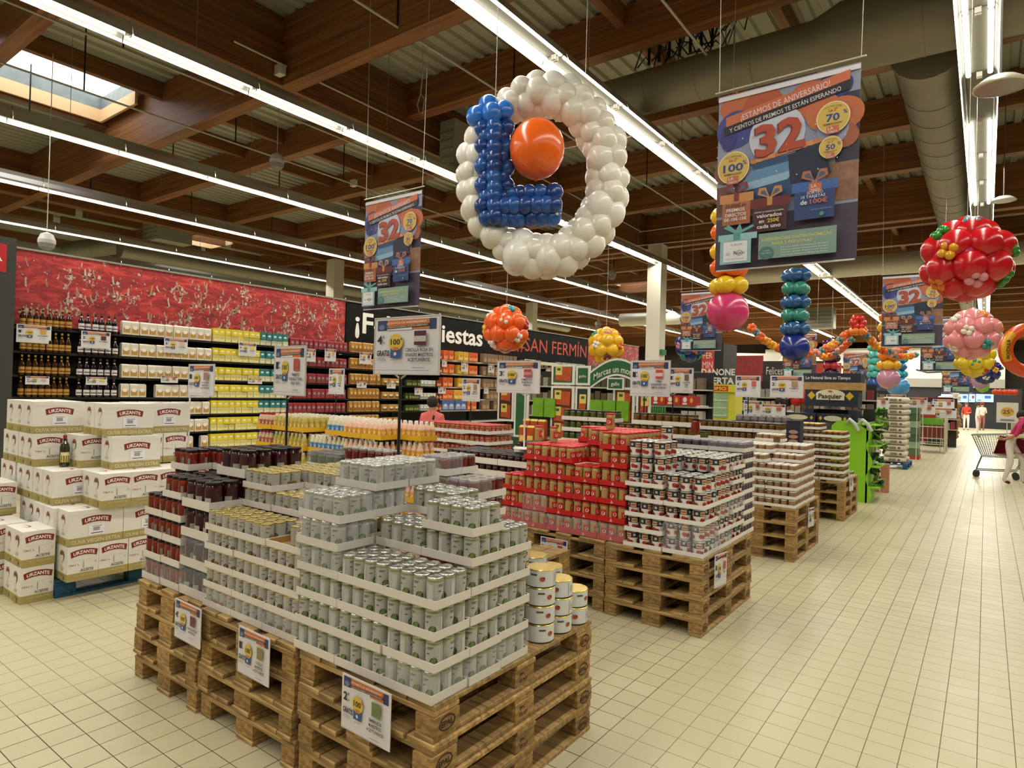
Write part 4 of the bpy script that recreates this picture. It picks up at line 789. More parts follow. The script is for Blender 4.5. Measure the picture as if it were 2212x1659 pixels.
# cards on the pallets
for px0,py0,Yp,w_,h_,pr_,gr,ln,ic,lab,rz,tl in [(740,1452,1.765,.30,.225,'2','39',('EMBRUJOS','MAESTROS','ACEITUNEROS'),'#6a7a4a','price card on the front of the nearest pallets, right one',-.02,0),(516,1350,1.76,.27,.225,'1','99',('COGOLLO','MAESTROS','ACEITUNEROS'),'#8a7a4a','price card on the front of the nearest pallets, middle one',-.02,0),(379,1291,1.765,.285,.21,'4','39',('CEBOLLA ROJA','MAESTROS'),'#6a2a3a','faded price card on the nearest pallets, left one',-.02,0),(1168,1158,4.62,.27,.20,'3','45',('PIMIENTO PIQUILLO','BAJO'),'#a5434a','price card at the left edge of the second pallets',0,0),(1545,1200,4.66,.2,.25,'1','99',('FRESA',),'#c0504a','price card on the aisle side of the second pallets',1.45,0),(1747,1098,7.6,.16,.22,'2','59',('PATE',),'#a88a5c','price card on the aisle side of the third pallets',1.4,0),(1836,1018,10.7,.16,.3,'2','59',('ATUN',),'#a88a5c','price card on the aisle side of the fourth pallets',1.4,0)]:
    p=at(px0,py0,Y=Yp) if rz<1 else at(px0,py0,X=-1.61)
    t=O('price_card',sign_mesh(w_,h_,pr_,gr,ln,ic,None),None,(p.x,p.y,p.z-h_),label=lab,cat='price card'); t.rotation_euler.z=rz
# ================= BIG ANNIVERSARY BANNER =================
def banner_mesh():
    M0=globals()['M']
    def M(h,*a,**k):
        h=h.lstrip('#'); v=[int(h[i:i+2],16) for i in (0,2,4)]; g=sum(v)/3; v=[max(0,min(255,int((x*.92+g*.08)*.93))) for x in v]; return M0('#%02x%02x%02x'%tuple(v),*a,**k)
    W_,H_=.94,1.30; b=MB(); b.box(0,W_,0,.003,0,H_,M('#3a3550',.5)); b.plane((0,0,0),(1,0,0),(0,0,1),.0006)
    R=b.rect; E=b.ell; Tx=b.text; OR=M('#c4643a',.5); PU=M('#2b2f7a',.5); WH=M('#ded9e0',.5); YE=M('#d8b552',.5)
    R(0,.38,W_,H_,M('#8f97b5',.5,var=.2,scale=4)); R(0,0,W_,.38,M('#453a50',.5,var=.35,scale=9)); R(.0,.4,.2,.62,M('#6e4a44',.5,var=.6,scale=30)); R(.74,.4,W_,.66,M('#94664c',.5,var=.6,scale=14)); R(.8,.66,W_,1.12,M('#2a2b40',.5,var=.4,scale=6))
    E(.14,1.2,.13,.1,OR); E(.32,1.17,.14,.11,M('#b8542e',.5)); E(.13,1.03,.14,.14,M('#3a4492',.5)); E(.62,1.13,.13,.13,OR); E(.78,1.18,.12,.09,PU); E(.83,.98,.14,.12,OR); E(.72,1.02,.11,.13,M('#c86a3e',.5)); E(.08,.98,.06,.1,PU); E(.86,.83,.08,.08,M('#a85a38',.5)); E(.05,.72,.07,.08,M('#8a4a30',.5)); R(.0,H_-.045,W_,H_-.012,WH)
    E(.42,.93,.19,.2,M('#c6cbe0',.5)); E(.78,.9,.1,.12,M('#9aa0c4',.5))
    b.poly([(.05,1.06),(.88,1.2),(.88,1.135),(.05,.995)],M('#1b1820',.5)); b.poly([(.06,1.13),(.88,1.265),(.88,1.2),(.06,1.06)],M('#cf6a42',.5))
    an=math.atan2(.14,.83); Tx('¡ESTAMOS DE ANIVERSARIO!',.17,1.083,.046,WH,.0,wid=.6,rot=an); Tx('Y CIENTOS DE PREMIOS TE ESTÁN ESPERANDO',.09,1.012,.032,WH,.006,wid=.75,rot=an)
    # cake
    b.poly([(.26,.75),(.68,.79),(.68,.5),(.28,.45)],M('#234a78',.5)); b.poly([(.25,.7),(.66,.74),(.62,.64),(.2,.60)],M('#5b8ab8',.5)); b.poly([(.22,.62),(.55,.66),(.5,.6),(.2,.56)],M('#8fb4d2',.5)); b.poly([(.5,.77),(.72,.8),(.78,.6),(.52,.56)],M('#16243f',.5))
    for k in range(11): E(.27+.042*k,.765+.006*k,.03,.018,M(['#c97a48','#d98f5a'][k%2],.5),10)
    Tx('32',.275,.79,.22,M('#7c2416',.5),.04,wid=.33,rot=.07); Tx('32',.285,.795,.22,M('#b8472c',.5),.035,wid=.33,rot=.07)
    for cx,cy_,r,t_ in ((.125,.745,.108,'100'),(.785,.96,.098,'70'),(.775,.76,.068,'50')):
        E(cx,cy_,r*1.06,r*1.1,M('#efe0b0',.5),26); E(cx,cy_,r,r*1.04,YE,26); Tx(t_,cx-.01*r,cy_-r*.25,r*.52,M('#2b3f92',.5),.03,'c',wid=r*(1.35 if t_=='100' else .85)); Tx('%',cx+r*.62,cy_+.1*r,r*.3,M('#2b3f92',.5),.01); Tx('La 2ª',cx,cy_+r*.42,r*.2,M('#b0452c',.5),.02,'c'); Tx('REEMBOLSADA*',cx,cy_-r*.5,r*.14,M('#3a3420',.5),.01,'c',wid=r*1.2); R(cx-r*.38,cy_-r*1.12,cx+r*.38,cy_-r*.58,M('#cf6a42',.5)); Tx('LA',cx-r*.3,cy_-r*.84,r*.22,WH,.01); Tx('TARJETA',cx-r*.3,cy_-r*1.06,r*.14,WH,.01,wid=r*.6)
        Tx('CON TU TARJETA ELEGIBLES',cx,cy_+r*.72,r*.1,M('#3a3420',.5),.01,'c',wid=r*1.1,fn=lambda a,v,r=r:(a,v-.35*a*a/r))
    def gift(x,y,w2,h2,bc,lc,rib):
        R(x,y,x+w2,y+h2,bc); R(x-.02,y+h2-.01,x+w2+.02,y+h2+.055,lc); cx=x+w2/2
        for s in (-1,1):
            b.poly([(cx,y+h2+.05),(cx+s*.03,y+h2+.13),(cx+s*.075,y+h2+.13),(cx+s*.085,y+h2+.085)],rib); 
            b.poly([(cx+s*.012,y+h2+.065),(cx+s*.035,y+h2+.112),(cx+s*.06,y+h2+.11),(cx+s*.065,y+h2+.09)],M('#4a5a7c',.5))
        R(cx-.018,y+h2,cx+.018,y+h2+.06,rib)
    gift(.06,.32,.2,.17,M('#b9683c',.5),M('#d08a48',.5),M('#8a2420',.5)); gift(.28,.245,.23,.18,M('#4a1a20',.5),M('#6c1c22',.5),M('#c88a42',.5)); gift(.56,.29,.25,.2,M('#26407c',.5),M('#3a62ae',.5),M('#b46a48',.5))
    R(.65,.47,.73,.53,M('#cf6a42',.5)); Tx('LA',.665,.5,.022,WH,.01); Tx('TARJETA',.66,.478,.014,WH,.01,wid=.06)
    Tx('20.000€ en',.16,.445,.024,S_DK,.02,'c',wid=.15); Tx('PREMIOS',.16,.412,.024,WH,.02,'c',wid=.13); Tx('DIRECTOS',.16,.378,.024,WH,.02,'c',wid=.15); Tx('5€-10€-15€',.16,.345,.024,WH,.02,'c',wid=.16)
    Tx('SORTEO 10 CARROS DE COMPRA',.395,.375,.01,WH,.01,'c',wid=.2); Tx('valorados',.395,.34,.028,WH,.02,'c',wid=.17); Tx('en',.345,.302,.028,WH,.02,'c'); Tx('250€',.425,.302,.028,M('#e0c04a',.5),.02,'c',wid=.08); Tx('cada uno',.395,.264,.028,WH,.02,'c',wid=.16)
    Tx('SORTEO',.69,.455,.02,WH,.01,'c',wid=.1); Tx('10 TARJETAS',.68,.43,.02,WH,.01,'c',wid=.15); Tx('de',.6,.39,.032,WH,.025); Tx('100€',.66,.39,.032,M('#c4604a',.5),.025,wid=.11); Tx('DESCUBRE CUÁNDO PARTICIPAR',.735,.345,.009,M('#8fa0c8',.5),.0,'c',wid=.13); b.ell(.735,.315,.014,.014,M('#4c9a6a',.5),12)
    R(.33,.045,.83,.225,M('#7fa096',.5)); Tx('EXPERIENCIAS GASTRONÓMICAS',.575,.17,.021,M('#d8d060',.5),.012,'c',wid=.45); Tx('PARA 2 PERSONAS',.55,.138,.021,M('#d8d060',.5),.012,'c',wid=.26)
    for k in range(4): Tx(['2 bonos dobles Restaurante Rodero','2 bonos dobles Restaurante Europa','2 bonos dobles Restaurante Kabo','1 bono doble Restaurante Molino de Urdániz'][k],.63,.112-.018*k,.009,M('#dfe6e0',.5),.004,'c',wid=.3)
    E(.385,.085,.05,.046,M('#4a7a78',.5)); Tx('1 NOCHE',.385,.097,.008,WH,.005,'c'); Tx('HOTEL + DESAYUNO',.385,.08,.008,WH,.005,'c',wid=.07)
    R(.06,.03,.28,.205,M('#8fc0c8',.5)); R(.045,.2,.32,.245,M('#93c6cc',.5)); b.poly([(.17,.245),(.08,.295),(.12,.315),(.17,.27),(.2,.32),(.215,.27),(.29,.3),(.3,.285),(.2,.245)],M('#5fa8a8',.5)); R(.155,.2,.205,.25,M('#4d9898',.5)); R(.085,.045,.255,.19,M('#e4e6ea',.5))
    Tx('EUROPA',.14,.158,.016,S_G,.01); b.ring(.2,.105,.022,.02,.0025,S_IN,16); Tx('Rúm',.16,.095,.026,S_IN,.0,wid=.075); Tx('HOTEL & RESTAURANTE',.17,.06,.009,S_G,.0,'c',wid=.13); b.ell(.118,.105,.014,.01,M('#c8c8d0',.5),8)
    for k in range(26): u,v=random.uniform(.02,.92),random.uniform(.55,.95); E(u,v,.004,.005,M(['#e8e2da','#d8905a'][k%2],.5),6,0)
    return b.build('printed_fabric')
random.seed(5)
BAN=banner_mesh(); b=MB(); b.tube([(-.03,.0,1.335),(.97,.0,1.335)],.006,M('#d9d5cc',.3,.5),8); b.tube([(.01,.0,.0),(.93,.0,.0)],.006,S_PA,6); BROD=b.build('hanging_rod')
def banner(px,py,Y,lab,zt=6.6,s=1,rz=0):
    p=at(px,py,Y=Y); z=p.z-1.30*s; t=T('banner',lab,'banner',(p.x,Y,z),rz); O('printed_fabric',BAN,t,scale=s); O('hanging_rod',BROD,t,scale=s)
    b=MB(); b.tube([(0,0,1.335*s),(-.03,0,zt-z)],.003,M('#bdbab0',.5),4); b.tube([(.94*s,0,1.335*s),(.97*s,0,zt-z)],.003,M('#bdbab0',.5),4); O('hanging_line',b,t)
banner(1554,211,4.72,'large anniversary banner reading 32 in front of the round duct',rz=-.01)
banner(791,437,5.12,'anniversary banner hanging left of the balloon ring',rz=.0)
banner(1472,634,13.9,'anniversary banner partly behind the pink balloon',rz=0)
banner(1907,598,13.6,'anniversary banner left of the red balloon ball',rz=0)
banner(1692,722,20.5,'anniversary banner behind the blue balloon column',6.6,1.0,0)
banner(1822,761,27,'distant anniversary banner above the dark bakery display',6.6,.95,0)
banner(1990,690,20,'anniversary banner lower behind the one beside the red ball',6.6,1.05,0)
banner(2036,772,30,'smallest anniversary banner under the pink balloon ball',6.0,1.05,0)
# ================= BALLOONS =================
BM={}
def balloon_mesh(c,r3=(1,1,1.06)):
    k=(c,r3)
    if k not in BM:
        b=MB(); m=M(c,.22,spec=.6); b.sphere((0,0,0),r3,m,16,10); b.add([(.1,0,-r3[2]*1.06),(-.05,.09,-r3[2]*1.06),(-.05,-.09,-r3[2]*1.06),(0,0,-r3[2]*.96)],[(0,1,2),(0,3,1),(1,3,2),(2,3,0)],m); BM[k]=b.build('balloon')
    return BM[k]
def bal(par,p,r,c,rot=None,asp=1.06):
    o=O('balloon',balloon_mesh(c,(1,1,asp)),par,p,scale=r)
    o.rotation_euler=rot if rot else (random.uniform(-.6,.6),random.uniform(-.6,.6),random.uniform(0,6))
    return o
def cord(par,p,z1):
    b=MB(); b.tube([p,(p[0],p[1],z1)],.003,M('#cfcbbf',.5),4); O('hanging_line',b,par)
random.seed(21)
RD=Vector((RV.x,RV.y,0)).normalized(); UD=Vector((0,0,1)); ND=RD.cross(UD)  # ND points toward the camera
c0=at(1172,380,D=5.4); t=T('balloon_ring','big ring of white balloons with a blue L and one orange balloon','balloon ring',c0)
m_=1/256.6
for k in range(30):
    a=2*PI*k/30; cx=math.cos(a)*(142 if math.cos(a)>0 else 150)*m_; cz=math.sin(a)*175*m_; wt=.085 if math.cos(a)>-.35 else .055
    cen=RD*cx+UD*cz; rad=(RD*math.cos(a)+UD*math.sin(a))
    for q in range(4):
        th=q*PI/2+k*.8; p=cen+rad*(wt*math.cos(th))+ND*(wt*math.sin(th)); bal(t,p,random.uniform(.092,.13)*(1 if math.cos(a)>-.35 else .85),'#e6e2d6' if k%7 else '#efece6')
def lpos(px,py,dn=0): 
    d=at(px,py,D=5.4-dn)-c0; return d
for px,py in [(1030,252),(1055,228),(1088,240),(1063,245)]: bal(t,lpos(px,py,.12+.05*(px==1063)),.085,'#2f78d8')
for k in range(10):
    y=275+k*21.5
    for q,dx in enumerate((-17,17,0) if k%2 else (-26,0,26)): bal(t,lpos(1068+dx,y+random.uniform(-3,3),.14+.05*(dx==0)),.068,['#1c4c98','#2158a6','#173e84'][(k+q)%3])
for k in range(6):
    x=1080+k*22
    for q,dy in enumerate((-20,14,32,5)): bal(t,lpos(x+random.uniform(-5,5)+(q%2)*8,440+dy-k*.5,.12+.06*(q==3)),.072,['#1c4c98','#2158a6','#173e84'][(k+q)%3])
bal(t,lpos(1160,322,.2),.225,'#f2681a',(0,0,.4),1.08); bal(t,lpos(1198,414,.12),.07,'#1c3f86'); bal(t,lpos(1180,465,.12),.07,'#1c3f86')
b=MB(); b.tube([lpos(1195,462,.15),lpos(1204,462,.2)],.012,M('#d8d6d0',.3),6); O('clip',b,t)
cord(t,lpos(1070,228),6.9-c0.z); cord(t,lpos(1265,160),6.9-c0.z)
b=MB(); b.tube([lpos(1340,300),lpos(1366,294)],.006,M('#dcd9d0',.4),6); b.tube([lpos(1215,322),lpos(1330,300)],.003,M('#cfc9c0',.5),5); O('support_rod',b,t)
def ball(px,py,Y,R,main,cen,flowers,lab,zt=6.9,n=3,small=None):
    p=at(px,py,Y=Y); t=T('balloon_ball',lab,'balloon ball',p); br=R*.40
    for lv,(phi,cnt,off) in enumerate([(-62,4,.3),(-22,7,0),(22,7,.45),(62,4,0)]):
        for k in range(cnt):
            a=2*PI*k/cnt+off+.35; ph=math.radians(phi); rr=R*.72
            d=Vector((math.cos(a)*math.cos(ph),math.sin(a)*math.cos(ph),math.sin(ph))); o=bal(t,d*rr,br,main,d.to_track_quat('Z','Y').to_euler(),.95)
    for k in range(8):
        a=2*PI*k/8; bal(t,(math.cos(a)*R*.62,math.sin(a)*R*.62,0),br*.7,cen)
    bal(t,(0,0,R*.75),br*.9,main); bal(t,(0,0,-R*.75),br*.9,main)
    for dx,dy,c in flowers:  # flowers of four little balloons, placed on the camera side
        l=math.sqrt(max(0,1-dx*dx-dy*dy)); d=(RD*dx+UD*dy+ND*l).normalized(); u=d.cross(UD).normalized() if abs(d.z)<.95 else RD; v=d.cross(u); s=R*.14
        for q in range(4): bal(t,d*(R*.97)+u*(s*math.cos(q*PI/2+.4))+v*(s*math.sin(q*PI/2+.4)),s*.82,c)
    cord(t,(0,0,R),zt-p.z); return t
ball(1093,710,8.6,.37,'#ee5f16','#c8281c',[(-.05,.35,'#e6dcd4'),(-.75,.6,'#e6dcd4'),(.55,-.45,'#e6dcd4'),(-.6,-.75,'#e6dcd4'),(.2,.9,'#3f9c9c'),(.9,.2,'#a8242c'),(.75,-.75,'#e0a01c'),(-.98,-.1,'#e0a01c'),(0,-.95,'#46707c')],'orange balloon ball with white balloon flowers')
ball(1309,747,11,.33,'#e4b018','#e8d8a0',[(-.7,.0,'#e4ddd0'),(.75,.0,'#d8721c'),(0,-.75,'#6c2450'),(-.8,.8,'#3f9c8c'),(.75,.8,'#a82420'),(0,.8,'#d88a7c'),(.75,-.75,'#d8721c'),(-.75,-.75,'#d8721c')],'yellow balloon ball in front of the dark lettering board')
ball(1492,748,15.5,.36,'#20388c','#20388c',[(.1,-.35,'#d8642c'),(-.4,-.2,'#4c7a3c'),(-.95,0,'#d88a94'),(-.6,-.75,'#3f9c9c'),(.6,-.75,'#3c9c4c')],'blue balloon ball half hidden behind a banner')
ball(2088,560,6.7,.33,'#c4141e','#b03a74',[(-.15,.9,'#3a9cac'),(.75,.2,'#2c8428'),(-.85,.1,'#d89a1c'),(-.25,-.65,'#d88a94'),(.75,-.55,'#2c8428'),(.8,.8,'#803a74'),(-.75,.7,'#2c8428'),(-.8,-.7,'#d8701c'),(1,-.1,'#d8b0b0')],'red balloon ball at the upper right with coloured flowers')
ball(2100,722,9.6,.285,'#d8868a','#e0b8b4',[(0,.85,'#d8921c'),(-.7,.1,'#ddd5c8'),(.75,.3,'#d8921c'),(0.05,-.5,'#2f8c88'),(-.8,.75,'#ddd5c8'),(.7,.85,'#ddd5c8'),(-.8,-.6,'#ddd5c8'),(.95,-.35,'#ddd5c8'),(.95,0,'#ddd5c8')],'pink balloon ball below the red one')
ball(2105,775,14,.30,'#d8b81c','#d8b81c',[(-.5,-.3,'#2f8c70'),(.55,-.4,'#a8242c'),(.2,-.8,'#a8242c')],'yellow balloon ball just below the pink ball')
ball(2128,800,17,.27,'#1c2c74','#1c2c74',[(.1,0,'#d8a01c'),(-.4,-.6,'#ddd5c8'),(.75,-.5,'#2f8c88'),(-.8,.2,'#d88a7c')],'dark blue balloon ball at the end of the row')
for px,py,Y,r,c,lab in [(2118,822,20,.2,'#b890b0','single mauve balloon under the dark blue ball'),(2122,834,24,.18,'#78c832','single lime green balloon under the mauve one')]:
    p=at(px,py,Y=Y); t=T('balloon',lab,'balloon',p); bal(t,(0,0,0),r,c,(0,0,0)); cord(t,(0,0,r),5)
def column(px,pyb,Y,R,big,cols,n,r,sp,lab,k4=4,zt=6.9):
    p=at(px,pyb,Y=Y); t=T('balloon_column',lab,'balloon column',p)
    if big: bal(t,(0,0,0),R,big,(0,0,0),.98)
    z=(R if big else 0)+r*.5
    for k in range(n):
        for q in range(k4): a=2*PI*q/k4+k*PI/k4; bal(t,(math.cos(a)*r*.95,math.sin(a)*r*.95,z),r,cols[k%len(cols)],(0,0,0),.92)
        z+=sp
    cord(t,(0,0,z),zt-p.z)
column(1572,673,7.4,.235,'#cc3a70',['#e4bc1c','#ee6414'],5,.115,.205,'drop column of yellow and orange balloons above a big pink balloon')
column(1716,750,11.5,.245,'#1c2c7c',['#1f5488','#2f8070'],5,.125,.225,'drop column of blue and green balloons above a big blue balloon')
column(1795,812,24,0,None,['#3a1244','#a01c34'],5,.15,.26,'short purple and red balloon column above the bakery display')
column(1919,818,21,.3,'#b8849c',['#d8a01c','#dc7414'],6,.16,.27,'orange and yellow balloon column with a mauve balloon, at the back')
column(1890,829,24,.24,'#2a4c9c',['#4fb0a8','#68c0b8'],5,.13,.22,'slim turquoise balloon column left of the mauve balloon')
column(1940,835,24,.33,'#4a90cc',['#2f9cac','#2468a0'],6,.14,.24,'slim blue balloon column right of the mauve balloon')
def garland(pts,Y,cols,r,lab):
    t=T('balloon_garland',lab,'balloon garland',at(pts[0][0],pts[0][1],Y=Y[0])); o=Vector(t.location); n=0; P_=[at(a,b_,Y=Y[0]+(Y[1]-Y[0])*i/(len(pts)-1))-o for i,(a,b_) in enumerate(pts)]
    L_=0; k=0
    for a,c in zip(P_[:-1],P_[1:]):
        d=(c-a); m=max(1,int(d.length/(r*1.15)))
        for q in range(m):
            p=a+d*(q/m); u=d.normalized(); s=u.orthogonal().normalized(); v=u.cross(s); col=cols[(k//2)%len(cols)]
            for w2 in range(3): an=w2*2.09+k*1.0; bal(t,p+s*(r*.7*math.cos(an))+v*(r*.7*math.sin(an)),r*(.95 if col!='#5c8486' else .7),col)
            k+=1
OG=['#dc5c1c','#5c8486','#dc7c1c','#e09a1c','#dc5c1c','#5c8486','#d8907c','#dc6a2c']
garland([(1622,706),(1645,730),(1672,748),(1695,757)],(14,14.5),['#dc5c1c','#5c8486','#dc5c1c','#dc8c1c','#e09a1c'],.058,'left arm of the orange garland, rising to the left')
garland([(1742,762),(1765,762),(1785,752),(1805,742),(1825,725),(1845,714)],(15,16),OG[::-1],.058,'orange garland swag between the blue column and the red cluster')
garland([(1758,760),(1780,772),(1800,768),(1820,752),(1845,728)],(17,16.4),OG,.052,'lower orange garland swag joining at the red cluster')
garland([(1862,712),(1875,728),(1890,745),(1910,758),(1930,760),(1950,752),(1975,738),(1995,732)],(16,17),OG,.06,'orange garland swag right of the red cluster')
garland([(1910,760),(1935,770),(1965,770),(1985,765)],(18,18.5),OG[::-1],.052,'lower orange garland end at the right')
p=at(1853,697,Y=15.8); t=T('balloon_cluster','cluster of red balloons where the garlands meet','balloon cluster',p)
for k in range(6): bal(t,RD*(.1*math.cos(k*PI/3))+UD*(.1*math.sin(k*PI/3)),.085,'#c8241c')
for k in range(5): bal(t,RD*(.1*math.cos(k*1.25))+ND*(.1*math.sin(k*1.25))+UD*(-.2),.075,'#dc7414')
# orange foil shape with dark writing at the right edge
p=at(2226,757,Y=8.2); t=T('foil_balloon','orange foil balloon ring with yellow edge and black writing at the right edge','balloon',p); b=MB(); n=26
path=[(RD*(.25*math.cos(2*PI*k/n))+UD*(.215*math.sin(2*PI*k/n))) for k in range(n+1)]
b.tube(path,.062,M('#cf4c1c',.3),12); O('foil_ring',b,t); b=MB(); b.tube([q*1.1+ND*.03 for q in path[10:16]],.04,M('#d8a01c',.3),8); O('yellow_edge',b,t)
b=MB(); b.plane(RD*(-.275)+ND*.075+UD*.0,-UD,RD,.001); b.text('ETIQOE',-.09,-.02,.035,S_DK,.02,wid=.19); O('lettering',b,t); cord(t,(0,0,.45),4)
# ================= MIDDLE GROUND =================
def mayo(c1,c2,cap):
    r,h=.036,.19; b=MB(); b.lathe([(r*.9,0),(r,.008),(r,h*.6),(r*.7,h*.8),(r*.45,h*.88)],M(c1,.35),10); o=[('bottle',b.build('bottle'))]
    b=MB(); b.lathe([(r*.5,h*.86),(r*.5,h),(.002,h)],M(cap,.4),8,cap=False); o.append(('cap',b.build('cap'))); b=MB()
    for s in (-PI/2,0): curved(b,r+.001,s-.8,s+.8,h*.1,h*.55,M(c2,.5)); blob(b,r+.0015,s,h*.38,.018,M('#efe8d8',.5))
    o.append(('label',b.build('label'))); return o
MY=M('#d9a81c',.5)
kind('ma1',mayo('#b0a04c','#c8a83c','#e8e2cc'),.076,.08,4,3,.215,.055,MY,'dull yellow oil mayonnaise bottle',catg='bottle',rot=False)
kind('ma2',mayo('#c9c2a8','#4a86c4','#efeae0'),.076,.08,4,3,.215,.055,MY,'white and blue mayonnaise bottle',catg='bottle',rot=False)
kind('ma3',mayo('#e0b8a0','#e0a020','#efeae0'),.076,.08,4,3,.215,.055,MY,'pink and yellow sauce bottle',catg='bottle',rot=False)
kind('ma4',mayo('#c8a888','#b05a48','#9c2a20'),.076,.08,4,3,.215,.055,MY,'red-capped sauce bottle',catg='bottle',rot=False)
kind('sau',jar(.036,.105,M('#9c7a3c',.2,var=.35,scale=30),M('#b0282c',.4),M('#b02c30',.5),M('#d8d0cc',.5),n=10,labz=(.2,.7)),.078,.08,4,3,.13,.04,M_WTC,'ochre jar with red label',catg='jar')
Z0=.15
stack('ma4',-6.92,4.5,Z0,[[6],[6]],'yellow pile',skipx=1); stack('ma1',-6.28,4.5,Z0,[[6,6],[6,6]],'yellow pile'); stack('ma2',-5.64,4.55,Z0,[[6,5],[6,6]],'yellow pile'); stack('ma3',-4.98,4.5,Z0,[[6,6],[6,6]],'yellow pile'); stack('ma3',-4.66,4.75,Z0,[[6]],'pile end')
for i,x in enumerate((-4.66,-5.96)): pallet(x,4.48,0,'dark pallet under the yellow tray pile, %s one'%('right','left')[i],1.28,1.2,fine=False,col=M_BLUE)
stack('sau',-4.8,6.05,.45,[[7,7,7,7],[7,7,7,7]],'middle distance'); pallet(-4.78,6.0,.29,'pallet under the ochre jars, upper',1.3,fine=False); pallet(-4.78,6.0,.146,'pallet under the ochre jars, middle',1.3,fine=False); pallet(-4.78,6.0,0,'pallet under the ochre jars, lower',1.3,fine=False)
stack('green',-3.6,7.0,.578,[[7,7]],'front row'); stack('mix',-2.62,7.0,.578,[[7,7,6]],'nearer block')
stack('mix',-2.25,9.3,.578,[[6,6,6,6],[6,6,6,6]],'farther block'); stack('green',-3.1,8.7,.58,[[5,5]],'back row')
for x,y in ((-2.6,6.98),(-3.45,6.98),(-2.2,9.28),(-3.05,8.6)):
    for k in range(4): pallet(x,y,.144*k,'wood pallet hidden behind the pots, %s, %s pile'%(LV[k],{(-2.6,6.98):'nearest right',(-3.45,6.98):'nearest left',(-2.2,9.28):'farthest right',(-3.05,8.6):'farthest left'}[(x,y)]),.82,fine=False)
# green and white display arches
t=T('arch_display','green and white arched display stand holding orange snack bags','display',(-5.6,8.6,0)); G=M('#1f5a34',.5); W2=M('#dcdcd2',.5); OB=M('#b0481c',.45,var=.5,scale=12); YB=M('#d8c060',.5)
def dpanel(x0,x1,z0,z1,frame=.035,fill=G,y=0,par=None,bag=0):
    b=MB(); b.box(x0,x1,y,y+.03,z0,z1,W2); b.plane((0,y,0),(1,0,0),(0,0,1),.002); b.rect(x0+frame,z0+frame,x1-frame,z1-frame,fill)
    if bag:
        for k in range(bag): zc=z0+(k+.6)*(z1-z0)/bag*.9; b.poly([(x0+.07,zc-.1),(x1-.06,zc-.12),(x1-.05,zc+.1),(x0+.08,zc+.12)],OB); b.rect(x0+.08,zc-.02,x0+.2,zc+.12,YB); b.rect(x0+.11,zc+.05,x0+.17,zc+.09,G)
    return b
for x0,x1,z0,z1,f,bag in [(-1.05,-.72,1.25,1.88,M('#3a1c10',.5),2),(-.70,-.42,1.0,1.88,G,0),(.02,.44,1.0,1.86,M('#5a2814',.5),3),(.47,.72,1.0,1.86,M('#1a2a1c',.5),2),(1.5,1.72,1.0,1.86,M('#5a2814',.5),2),(.02,.44,1.88,2.2,G,1),(.47,.72,1.88,2.18,G,0),(1.5,1.72,1.88,2.16,G,0),(1.12,1.47,1.0,1.86,M('#5a2814',.5),3)]:
    O('display_panel',dpanel(x0,x1,z0,z1,.035,f,0,None,bag),t)
b=MB(); b.plane((0,-.02,0),(1,0,0),(0,0,1),.003); n=14
for mm,e in ((W2,.03),(G,0)):
    lo=[(.74+.9*k/n,1.86+.2*math.sin(PI*k/n)) for k in range(n+1)]; vs=[b.P(x,z-e) for x,z in lo]+[b.P(x,z+.2+e) for x,z in lo]; b.add(vs,[(k,k+1,n+2+k,n+1+k) for k in range(n)],mm); b.lay+=1
b.text('Marcas un montón',1.19,1.94,.1,M('#d8d8c8',.5),.01,'c',wid=.78,fn=lambda a,v:(a,v+.17*math.cos(a*PI/.95)-.03)); O('arch_sign',b,t)
b=MB(); b.box(1.05,1.32,-.06,-.04,1.82,2.0,W2); b.plane((0,-.06,0),(1,0,0),(0,0,1),.002); b.rect(1.07,1.84,1.3,1.98,G); b.text('gallo',1.185,1.885,.055,W2,.01,'c'); O('brand_plate',b,t)
b=MB(); b.plane((0,0,0),(1,0,0),(0,0,1),.012); b.text('gallo',.595,2.0,.04,W2,.01,'c',wid=.13); b.text('gallo',1.61,2.0,.035,W2,.01,'c',wid=.1); O('lettering',b,t)
O('plinth',boxmb(-1.1,1.75,0,.5,0,1.0,M('#22402c',.6)),t)
random.seed(31)
for k in range(10):
    b=MB(); x=[-.35,-.2,-.05,-.33,-.18,.8,.95,1.1,1.25,1.38][k]; z=1.0 if k!=3 and k!=4 else 1.0
    pk=ppack(.13,.08,.32,OB,YB,None,YB,1,'snack_bag'); o=O('snack_bag',pk[0][1],None,(-5.6+x*1.0,8.45-(.12 if k in(3,4) else 0),1.0 if k not in (3,4) else .9),label='orange snack bag with yellow top, %s from left on the arched display'%ORD[k],cat='bag',group='snack bags on the arched display'); o.rotation_euler.z=-PI/2; O('label',pk[1][1],o)
for k in range(5):
    b=MB(); b.box(0,.2,0,.08,0,.3,M('#6aa01c',.4,var=.3,scale=10)); x=[-.3,-.08,.76,.98,1.2][k]
    O('pasta_pack',b,None,(-5.6+x,8.56,1.36),label='bright green pasta pack, %s from left behind the snack bags'%ORD[k],cat='pack',group='green packs on the arched display')
